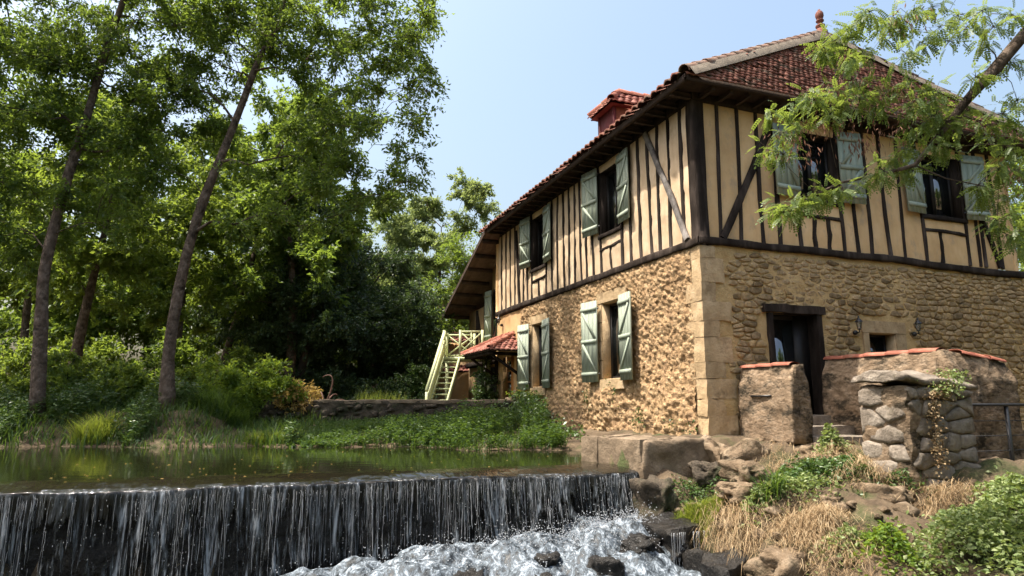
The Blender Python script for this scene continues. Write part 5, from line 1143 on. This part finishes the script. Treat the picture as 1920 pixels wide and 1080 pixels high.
shrub('garden_shrub', 'dark leafy bush left of the staircase foot', (-3.6, 24.6), (.7, .6, .9), 36, 7000, .10, M['leaf_ivy'], 78, .6)
shrub('hedge_shrub', 'broad leafy shrub low behind the left trunk', (-17.5, 26), (2.6, 1.4, 1.5), 60, 12000, .17, M['leaf_light'], 79, group='hedge behind the bank', clump=.5)
shrub('hedge_shrub', 'broad dark shrub between the trunks in the background', (-13.2, 28), (2.6, 1.4, 1.5), 60, 12000, .17, M['leaf_ash'], 80, group='hedge behind the bank', clump=.5)
shrub('hedge_shrub', 'sunlit shrub behind the leaning trunk in the background', (-10.0, 23.5), (1.7, 1.1, 1.1), 50, 9000, .14, M['leaf_light'], 81, group='hedge behind the bank', clump=.4)
shrub('hedge_shrub', 'shrub at the left edge of the background hedge', (-22.5, 27), (2.8, 1.5, 1.7), 60, 12000, .18, M['leaf_ash'], 82, group='hedge behind the bank', clump=.5)
r = np.random.default_rng(8); mb = MB(); n = 90; P = np.array([hw(b, a, WATER_Z + .006) for b, a in zip(r.uniform(-11, -2.3, n), np.abs(r.normal(0, 2.2, n)) - .4)]); D = r.normal(0, 1, (n, 3)); D[:, 2] = 0
V, F = leaves(P, D, .05, .5, r, 3., .02); V[:, 2] = np.maximum(V[:, 2], WATER_Z + .004); t = thing('floating_leaves', 'fallen leaves drifting on the pool', 'leaves', tuple(P[0]), kind='stuff'); add('leaves', V, F, M['leaf_warm'], t, kind='stuff')
# ---- blades and weeds
def blades(x, y, h, lean, rg, w=.012, nseg=3, zoff=-.02):
    """grass blades rooted on the ground: x, y, heights h"""
    n = len(x); z = ground(x, y) + zoff; a = rg.uniform(0, 2 * math.pi, n); L = h * lean * rg.uniform(.3, 1.2, n); dx, dy = np.cos(a) * L, np.sin(a) * L; sx, sy = -np.sin(a) * w, np.cos(a) * w
    V = []
    for k in range(nseg + 1):
        s = k / nseg; cx = x + dx * s ** 1.8; cy = y + dy * s ** 1.8; cz = z + h * (s - .28 * lean * s ** 3); ww = (1 - s) ** .7
        if k < nseg: V += [np.stack([cx - sx * ww, cy - sy * ww, cz], 1), np.stack([cx + sx * ww, cy + sy * ww, cz], 1)]
        else: V += [np.stack([cx, cy, cz], 1)]
    m = 2 * nseg + 1; V = np.stack(V, 1).reshape(-1, 3); b = np.arange(n)[:, None] * m; f = []
    for k in range(nseg - 1): f += [[2 * k, 2 * k + 1, 2 * k + 3], [2 * k, 2 * k + 3, 2 * k + 2]]
    f += [[2 * nseg - 2, 2 * nseg - 1, 2 * nseg]]
    return V, np.concatenate([b + np.array([q]) for q in f])
def weeds(x, y, h, rg, ls=.05, per=16):
    """upright leafy stems"""
    mb = MB(); V, F = blades(x, y, h, .15, rg, .006, 2); mb.put(V, F)
    n = len(x); z = ground(x, y); k = np.repeat(np.arange(n), per); s = rg.uniform(.15, 1, len(k)); P = np.stack([x[k], y[k], z[k] + h[k] * s], 1) + rg.normal(0, .012, (len(k), 3)); a = rg.uniform(0, 6.3, len(k))
    D = np.stack([np.cos(a), np.sin(a), rg.uniform(-.3, .5, len(k))], 1); V, F = leaves(P, D, ls, .42, rg, .5); mb.put(V, F); return mb
rg = np.random.default_rng(90)
def patch(n, x0, x1, y0, y1, keep): 
    x = rg.uniform(x0, x1, n); y = rg.uniform(y0, y1, n); k = keep(x, y); return x[k], y[k]
# tall green weeds on the bank below the terrace wall
x, y = patch(4200, -5.2, 1.1, 14.0, 18.8, lambda x, y: (y > shore_y(x) - .05) & (fbm(np.stack([x, y, x * 0], 1), 1.1, 3, 5) > -.55) & (to_house(x, y)[0] < -1.05 - .25 * np.sin(x * 9)))
hh = (.44 + .42 * rg.random(len(x)) + .26 * np.clip(fbm(np.stack([x, y, x * 0], 1), 1.6, 2, 14), -.5, 1)) * np.clip(.45 + .4 * (y - shore_y(x)), .5, 1.1) * np.clip((x + 5.0) / 2.2, .22, 1)
hh = hh * (1 - .66 * sstep(y, 16.0, 17.6)); t = thing('bank_weeds', 'thick stand of tall green weeds along the far bank', 'weeds', (-2, 16.5, -.8), kind='stuff'); weeds(x, y, hh, rg, .070, 16).build('weeds', M['grass'], t, kind='stuff')
x, y = patch(4500, -5.6, 1.2, 14.0, 18.9, lambda x, y: (y > shore_y(x) - .1) & (to_house(x, y)[0] < -.7))
t = thing('bank_grass', 'long grass hanging over the far edge of the pool', 'grass', (-2, 16.5, -.8), kind='stuff'); mb = MB(); mb.put(*blades(x, y, rg.uniform(.12, .36, len(x)), .7, rg, .010)); mb.build('grass', M['grass'], t, kind='stuff')
# left bank undergrowth
x, y = patch(8000, -15.5, -5.3, 15.1, 19.0, lambda x, y: (y > shore_y(x) - .1))
t = thing('left_bank_grass', 'shaded tufts of long grass along the left bank', 'grass', (-10, 16.5, -.5), kind='stuff'); mb = MB(); mb.put(*blades(x, y, rg.uniform(.15, .55, len(x)) * (1 + .5 * fbm(np.stack([x, y, x * 0], 1), 1.4, 2, 3)), .85, rg, .011)); mb.build('grass', M['grass'], t, kind='stuff')
x, y = patch(5200, -15.5, -5.0, 15.2, 19.5, lambda x, y: (y > shore_y(x)) & (fbm(np.stack([x, y, x * 0], 1), .9, 2, 8) > -.2) & ~((x > -7.3) & (y > 16.6)))
t = thing('left_bank_weeds', 'mixed leafy undergrowth beneath the leaning trees', 'weeds', (-10, 17, -.5), kind='stuff'); weeds(x, y, rg.uniform(.2, .75, len(x)) * (1 + .5 * fbm(np.stack([x, y, x * 0], 1), .8, 2, 4)), rg, .10, 14).build('weeds', M['leaf_ivy'], t, kind='stuff')
x, y = patch(24000, -40, 4, 19.3, 60, lambda x, y: ~((to_house(x, y)[0] > -.4) & (to_house(x, y)[1] < 17)))
t = thing('garden_grass', 'grass of the garden behind the trees', 'grass', (-10, 30, -.3), kind='stuff'); mb = MB(); mb.put(*blades(x, y, rg.uniform(.08, .22, len(x)), .6, rg, .02, 2)); mb.build('grass', M['grass_bright'], t, kind='stuff')
def tuft(name, label, c, rad, n, h, mat, lean=.8, w=.008, cat='grass'):
    a = rg.uniform(0, 6.3, n); q = rad * np.sqrt(rg.random(n)); x = c[0] + np.cos(a) * q; y = c[1] + np.sin(a) * q * .7
    t = thing(name, label, cat, (c[0], c[1], g0(*c)), kind='stuff'); mb = MB(); mb.put(*blades(x, y, h * rg.uniform(.5, 1.1, n), lean, rg, w)); mb.build('blades', mat, t, kind='stuff')
tuft('grass_tuft', 'sunlit yellow-green tuft of grass behind the terrace wall', (-3.9, 20.0), .75, 700, .85, M['grass_bright'], .35)
tuft('grass_tuft', 'drooping tuft of long grass right of the leaning trunk', (-7.6, 17.7), .7, 900, .95, M['grass'], 1.1)
tuft('grass_tuft', 'straw-coloured patch of grass by the water', (-5.7, 16.1), .55, 900, .4, M['grass_bright'], .8)
tuft('grass_tuft', 'yellowish grass tuft on the left bank below the trunks', (-9.8, 15.9), .5, 600, .75, M['grass_bright'], 1.0)
hb = lambda b, a: tuple(hw(b, a, 0)[:2])
tuft('grass_tuft', 'bright green grass cushion on the ledge right of the fall', hb(-1.72, -2.12), .34, 2600, .20, M['grass_bright'], .9, .005)
tuft('grass_tuft', 'small green blades at the foot of the kerb', hb(-1.95, -1.75), .22, 500, .16, M['grass_bright'], .8, .005)
tuft('grass_tuft', 'long arching green leaves on the bank below the parapet', hb(-1.30, -2.98), .18, 130, .5, M['grass'], 1.2, .008)
# dry grass of the right bank: tangled straw
def straw(name, label, c, rad, n, ln, mat=None, seed=0, hang=.6):
    r = np.random.default_rng(seed); b = c[0] + r.normal(0, rad[0], n); a = c[1] + r.normal(0, rad[1], n); P = np.stack([b, a], 1)
    w = np.array([hw(p[0], p[1], 0) for p in P]); z = ground(w[:, 0], w[:, 1]); bump = np.exp(-((b - c[0]) / rad[0]) ** 2 * .5 - ((a - c[1]) / rad[1]) ** 2 * .5)
    z = z + bump * c[2] * r.random(n) ** .5; th = r.uniform(0, 6.3, n); L = ln * r.uniform(.5, 1.3, n); d = np.stack([np.cos(th), np.sin(th) - .25, r.normal(.15, .45, n)], 1); d /= np.linalg.norm(d, axis=1)[:, None]
    p0 = np.stack([w[:, 0], w[:, 1], z], 1); p1 = p0 + d * (L * .5)[:, None] + [0, 0, .03]; p2 = p0 + d * L[:, None] - np.stack([0 * L, 0 * L, hang * L * .5], 1); s = np.stack([-np.sin(th), np.cos(th), 0 * th], 1) * .0028
    V = np.stack([p0 - s, p0 + s, p1 - s, p1 + s, p2], 1).reshape(-1, 3); k = np.arange(n)[:, None] * 5
    t = thing(name, label, 'dry grass', tuple(w[0]), kind='stuff'); add('straw', V, np.concatenate([k + [[0, 1, 3]], k + [[0, 3, 2]], k + [[2, 3, 4]]]), mat or M['dry'], t, kind='stuff')
straw('dry_grass', 'big sunlit heap of straw-coloured dry grass low on the bank', (-1.3, -3.6, .24), (.24, .22), 2800, .22, seed=1)
straw('dry_grass', 'dry brown stalks under the long parapet', (.55, -2.3, .26), (.30, .26), 800, .26, seed=2)
straw('dry_grass', 'dry grass hanging over the shaded rocks by the water', (-1.75, -2.75, .10), (.14, .28), 900, .36, seed=3, hang=1.3)
straw('dry_grass', 'dry pinkish grass above the bush at the right edge', (.75, -3.75, .24), (.26, .18), 1000, .24, seed=4)
straw('dry_grass', 'wisps of dry grass beside the kerb rocks', (-.3, -1.75, .10), (.35, .2), 500, .18, seed=5)
straw('dry_grass', 'dry grass along the bottom edge of the bank', (-1.5, -4.1, .12), (.3, .25), 800, .22, seed=6)
straw('dry_grass', 'thin dry stalks in front of the stone pillar', (.25, -3.05, .32), (.30, .16), 800, .26, seed=7)
# loose rubble and clods on the right bank
r = np.random.default_rng(5); mb = MB()
for k in range(230):
    b, a = r.uniform(-2.1, 1.6), r.uniform(-4.8, -1.2)
    w = hw(b, a, 0); z = g0(w.x, w.y); q = r.uniform(.02, .075) * (1.6 if r.random() < .12 else 1)
    V, F = rock((b, a, z), (q * r.uniform(.8, 1.6), q, q * .7), k % 40, 2, .7); mb.put(V, F)
t = thing('bank_rubble', 'loose stones and clods of earth scattered over the right bank', 'rubble', tuple(hw(-.5, -2.5, -1.1)), kind='stuff'); mb.build('rubble', M['bankrock'], t, HF, kind='stuff')
# leafy plants of the right bank
def herb(name, label, c, rad, n, ls, mat, h=.3, seed=0, cat='plant', wid=.6):
    r = np.random.default_rng(seed); b = c[0] + r.normal(0, rad[0] * .6, n); a = c[1] + r.normal(0, rad[1] * .6, n); w = np.array([hw(p, q, 0) for p, q in zip(b, a)]); z = ground(w[:, 0], w[:, 1])
    bump = np.exp(-((b - c[0]) / rad[0]) ** 2 - ((a - c[1]) / rad[1]) ** 2); P = np.stack([w[:, 0], w[:, 1], z + .02 + h * bump * r.random(n) ** .45], 1); th = r.uniform(0, 6.3, n); D = np.stack([np.cos(th), np.sin(th), r.uniform(-.5, .4, n)], 1)
    D = D + r.normal(0, .35, D.shape); V, F = leaves(P, D, ls * r.uniform(.55, 1.35, n), wid, r, .35); t = thing(name, label, cat, (w[0][0], w[0][1], z.min())); add('foliage', V, F, mat, t)
    k = r.choice(n, min(n, 220)); mb = MB()
    for i in k[:120]: mb.put(*tube(np.array([[P[i, 0] * .8 + .2 * w[:, 0].mean(), P[i, 1] * .8 + .2 * w[:, 1].mean(), z[i] - .03], P[i]]), [.004, .002], 3))
    mb.build('stems', M['bark_dark'], t, kind='stuff'); return t
herb('bramble_bush', 'large leafy bush with pale green leaves in the bottom right corner', (-.25, -4.75, 0), (.62, .42), 2800, .062, M['leaf_bush'], .44, 1, 'bush')
herb('bramble_bush', 'second leafy bush nearer the picture edge at the bottom right', (.55, -4.75, 0), (.55, .42), 2100, .064, M['leaf_bush'], .5, 2, 'bush')
herb('bramble_bush', 'low green leaves spilling left of the big bush', (-.95, -4.35, 0), (.30, .25), 1000, .056, M['leaf_shrub'], .24, 3, 'bush')
herb('bramble_bush', 'leafy growth at the right edge under the dry pinkish grass', (1.25, -4.25, 0), (.45, .3), 1700, .062, M['leaf_bush'], .36, 10, 'bush')
herb('leafy_plant', 'bushy green plant growing under the long parapet', (.75, -1.95, 0), (.20, .18), 900, .055, M['leaf_bush'], .42, 4)
herb('leafy_plant', 'green plant beside the sunlit flat rock', (-1.05, -2.1, 0), (.22, .2), 420, .05, M['leaf_bush'], .2, 5)
herb('leafy_plant', 'bramble leaves below the dry stalks in mid bank', (-.25, -2.5, 0), (.5, .4), 2400, .055, M['leaf_ivy'], .30, 6)
herb('leafy_plant', 'dark bramble leaves in the shade left of the pillar foot', (.15, -2.85, 0), (.42, .35), 1700, .055, M['leaf_ivy'], .28, 11)
herb('leafy_plant', 'pale leaves in the shade at the edge of the hollow', (-1.42, -2.85, 0), (.22, .22), 420, .055, M['leaf_bush'], .2, 7)
herb('leafy_plant', 'small leaves scattered low in front of the dry heap', (-1.25, -4.05, 0), (.35, .2), 520, .05, M['leaf_bush'], .16, 8)
herb('leafy_plant', 'creeping leaves at the foot of the pillar', (.75, -3.3, 0), (.35, .18), 800, .05, M['leaf_ivy'], .26, 9)
herb('leafy_plant', 'dark trailing leaves below the kerb beside the waterfall', (-1.35, -1.45, 0), (.5, .25), 700, .05, M['leaf_ivy'], .12, 12)
herb('leafy_plant', 'scattered pale bramble leaves above the dry heap', (-.85, -3.0, 0), (.4, .3), 700, .055, M['leaf_bush'], .2, 13)
# ivy: on the wall end, on the pillar
def ivy(label, pts, spread, n, ls, seed, mat=None, nrm=(-1, 0)):
    r = np.random.default_rng(seed); p = np.array(pts, float); k = r.integers(0, len(p), n); P = p[k] + r.normal(0, 1, (n, 3)) * np.array(spread); w = np.array([hw(*q) for q in P]); d = np.array(hw(nrm[0], nrm[1], 0) - hw(0, 0, 0)); D = r.normal(0, .6, (n, 3)) + d * .5 - [0, 0, .5]
    V, F = leaves(w, D, ls, .8, r, .6); t = thing('ivy', label, 'ivy', tuple(w.mean(0)), group=None); add('foliage', V, F, mat or M['leaf_ivy'], t)
    mb = MB(); o = w[np.argsort(w[:, 2])][:: max(1, n // 40)]
    for q in range(len(o) - 1): mb.put(*tube(np.array([o[q], o[q] * .6 + o[q + 1] * .4]), .004, 3))
    mb.build('stems', M['bark_dark'], t, kind='stuff')
ivy('ivy climbing the house wall beside the terrace block', [(-.35, 7.4, -.1), (-.4, 7.0, -.35), (-.5, 6.5, -.5), (-.6, 6.0, -.65), (-.7, 5.4, -.75), (-.5, 7.8, .1), (-.85, 6.9, -.4), (-.9, 6.2, -.6), (-.8, 5.0, -.75), (-.45, 8.0, -.1), (-.9, 7.4, -.25), (-.8, 5.6, -.62), (-.7, 4.4, -.8), (-1.0, 5.3, -.75)], (.16, .32, .15), 6000, .095, 1)
ivy('sunlit ivy leaves on top of the terrace block', [(-.35, 8.3, .28), (-.3, 8.5, .3), (-.25, 8.0, .25)], (.15, .22, .05), 420, .08, 2, M['leaf_shrub'])
ivy('small creeper on the slab of the stone pillar', [(1.7, -3.25, .42), (1.5, -3.45, .3), (1.35, -3.5, .2), (2.0, -3.2, .42), (1.2, -3.5, .22)], (.14, .06, .05), 420, .045, 3, M['leaf_bush'], (0, -1))
ivy('brown dead creeper hanging down the stone pillar', [(1.05, -3.52, .1), (1.02, -3.52, -.1), (1.02, -3.52, -.3), (1.0, -3.52, -.5), (1.0, -3.55, -.7), (1.3, -3.5, .2)], (.05, .03, .1), 600, .04, 4, M['dry'], (0, -1))
ivy('tiny plants in the lower river wall under the near window', [(-.08, 3.4, .3), (-.1, 2.2, -.3), (-.1, 1.0, -.4), (-.1, 4.6, .2), (-.06, .5, -.5)], (.03, .12, .12), 240, .05, 5)

# ================================================================ robinia reaching in from the right
cp, sp_ = math.cos(R_(10)), math.sin(R_(10))
rob_limb = [(7.9, 6.3, -1.6), (7.7, 6.5, .8), (7.3, 6.8, 2.8), (6.55, 7.1, 4.15), (6.1, 7.2, 4.35), (5.75, 7.25, 3.95), (5.37, 7.3, 3.54), (5.05, 7.35, 3.15), (4.7, 7.35, 2.75), (4.25, 7.3, 2.62), (3.75, 7.25, 2.5), (3.15, 7.2, 2.2)]
rad = [.22, .19, .15, .10, .082, .07, .052, .036, .026, .02, .014, .008]
RT = [(2.97,7.1,3.28),(2.98,7.3,2.93),(3.1,7.19,2.82),(3.35,7.34,3.25),(3.34,7.36,3.48),(3.34,6.99,3.48),(3.4,6.96,3.38),(3.8,7.49,3.78),(3.73,7.12,3.55),(3.79,7.1,3.41),(4.21,7.6,3.9),(4.08,7.26,3.52),(4.38,7.49,3.55),(4.37,7.26,3.57),(4.59,7.37,3.71),(3.61,7.05,3.25),(3.21,7.36,3.15),(4.32,7.51,3.8),(3.7,7.29,4.22),(3.93,7.43,4.37),(3.99,7.39,4.03),(3.9,6.99,3.9),(4.27,7.44,4.24),(3.76,7.33,4.16),(4.12,7.15,4.51),(4.13,6.97,4.48),(4.55,7.51,4.69),(4.57,7.26,4.58),(4.81,7.42,4.56),(4.6,7.52,4.5),(4.15,7.41,4.5),(4.07,7.55,4.56),(4.8,7.21,4.64),(5.2,7.47,4.86),(5.12,7.24,4.45),(5.59,7.56,4.81),(5.65,7.52,4.62),(5.46,7.01,4.51),(5.59,7.04,4.32),(5.87,7.09,4.51),(5.45,7.58,4.46),(5.62,7.23,4.22),(4.96,7.36,4.31),(4.62,7.15,4.05),(4.75,7.28,3.78),(4.79,7.2,3.56),(4.61,7.18,3.4),(4.73,7.33,3.25),(4.95,7.33,3.36),(5.32,7.54,3.57),(5.08,7.39,3.23),(5.41,7.55,3.35),(5.5,7.51,3.51),(4.78,7.59,3.09),(4.47,7.39,2.83),(4.16,7.06,2.58),(4.62,7.51,2.76),(4.82,7.58,2.77),(4.37,7.54,2.65),(4.91,7.32,3.0),(5.17,7.41,2.99),(5.35,7.09,3.73),(5.88,7.49,4.05),(5.98,7.32,4.03),(5.42,7.14,3.16),(5.52,6.99,3.23),(6.13,7.51,3.64),(5.85,7.59,3.18),(5.59,7.01,2.85),(5.87,7.47,2.86),(5.76,7.22,2.65),(5.44,7.05,2.59),(5.25,7.14,2.44),(6.07,7.45,3.25),(5.81,7.52,2.43),(5.46,6.98,2.06),(5.66,7.35,1.92),(5.5,6.98,1.86),(5.5,7.42,2.43),(5.44,7.17,2.03),(5.94,7.52,1.83),(5.1,7.59,3.66),(5.05,7.28,3.28),(5.03,7.6,3.29),(4.91,7.15,3.58),(2.97,7.0,2.08),(3.03,7.34,2.27),(3.03,6.97,2.12),(3.29,7.08,2.29),(3.44,7.22,2.38),(3.66,7.35,2.4),(3.68,7.05,2.37),(3.12,6.98,2.18)]
rr = np.random.default_rng(99); RT2 = np.array(RT)
RT2 = np.concatenate([RT2, [(6.6, 6.9, 5.2), (5.6, 7.2, 5.4), (4.9, 7.4, 5.3), (7.2, 6.7, 4.6), (7.6, 6.4, 5.5), (6.9, 7.2, 3.6), (7.0, 7.0, 2.4), (6.6, 7.1, 2.0), (6.5, 7.0, 3.0), (6.6, 7.2, 4.2)]])
N, par, tn = grow(np.array(rob_limb), rad, RT2, rr, bal=.15, wob=.10)
t = thing('robinia_tree', 'robinia with feathery sunlit leaves and brown pods reaching in from the right', 'tree', rob_limb[0])
mb = skeleton_mesh(N, par, len(rob_limb), rad, tip=.0045, expo=2.5)
# one feathery leaf: a rachis with paired oval leaflets
def pinnate(npair=6, L=.19):
    V, F = [], []; 
    def leaflet(p, d, l, w, nrm):
        b = len(V); s = np.cross(d, nrm); V.extend([p, p + d * l * .3 + s * w * .46, p + d * l * .72 + s * w * .42, p + d * l, p + d * l * .72 - s * w * .42, p + d * l * .3 - s * w * .46]); F.extend([(b, b + 1, b + 5), (b + 1, b + 2, b + 4), (b + 1, b + 4, b + 5), (b + 2, b + 3, b + 4)])
    for k in range(npair + 1):
        s = .16 + .84 * k / npair; p = np.array([0, L * s, -.28 * L * s * s]); t_ = np.array([0, 1, -.55 * s]); t_ /= np.linalg.norm(t_); nn = np.array([0, .5 * s, 1.]); nn /= np.linalg.norm(nn)
        if k == npair: leaflet(p, t_, .046, .025, nn)
        else:
            for sg in (-1, 1): d = np.array([sg * .92, .38, -.18]); d /= np.linalg.norm(d); leaflet(p, d, .043 * (1 - .3 * abs(s - .5)), .025, nn)
    b = len(V); V.extend([np.array([-.0012, 0, 0]), np.array([.0012, 0, 0]), np.array([0, L, -.28 * L])]); F.append((b, b + 1, b + 2))
    return np.array(V), np.array(F)
TV, TF = pinnate()
nl = 26; Q = np.repeat(np.arange(len(RT2)), nl); n = len(Q); d = rr.normal(0, 1, (n, 3)); d[:, 2] = d[:, 2] * .55 - .25; d /= np.linalg.norm(d, axis=1)[:, None]
P = RT2[Q] + d * (rr.uniform(.01, .12, n)[:, None]) + rr.normal(0, .03, (n, 3)); dirs = d + rr.normal(0, .5, (n, 3)); dirs[:, 2] -= .35; dirs /= np.linalg.norm(dirs, axis=1)[:, None]
up = rr.normal(0, .35, (n, 3)) + [0, 0, 1]; sx = np.cross(dirs, up); sx /= np.linalg.norm(sx, axis=1)[:, None]; uz = np.cross(sx, dirs); sc_l = rr.uniform(.55, .95, n)
V = P[:, None] + sc_l[:, None, None] * (TV[None, :, 0:1] * sx[:, None] + TV[None, :, 1:2] * dirs[:, None] + TV[None, :, 2:3] * uz[:, None])
F = (TF[None] + (np.arange(n) * len(TV))[:, None, None]).reshape(-1, 3)
for q in range(0, n, 2): mb.put(*tube(np.stack([RT2[Q[q]], P[q]]), [.0035, .0015], 3))
mb.build('trunk', M['bark'], t, smooth=True)
add('crown', V.reshape(-1, 3), F, M['leaf_robinia'], t)
pods = []
for c in [(3.2, 7.0, 2.75), (3.15, 7.1, 2.95), (3.75, 7.1, 3.1), (4.0, 7.2, 2.95), (3.55, 7.2, 3.2), (3.9, 7.2, 3.7), (4.25, 7.1, 3.05), (4.7, 7.2, 4.5), (3.65, 7.2, 3.55), (5.7, 7.1, 2.5), (4.4, 7.2, 3.6)]:
    m = 55; pods.append(np.array(c) + rr.normal(0, 1, (m, 3)) * [.13, .08, .07])
P = np.concatenate(pods); D = rr.normal(0, .3, (len(P), 3)) - [0, 0, 1]; V, F = leaves(P, D, .075, .2, rr, .0, .1); add('seed_pods', V, F, M['pod'], t, kind='stuff')
# a bare twig and sundry small things
for o in list(bpy.data.objects):
    if o.type == 'MESH' and len(o.data.polygons) == 0: bpy.data.objects.remove(o)
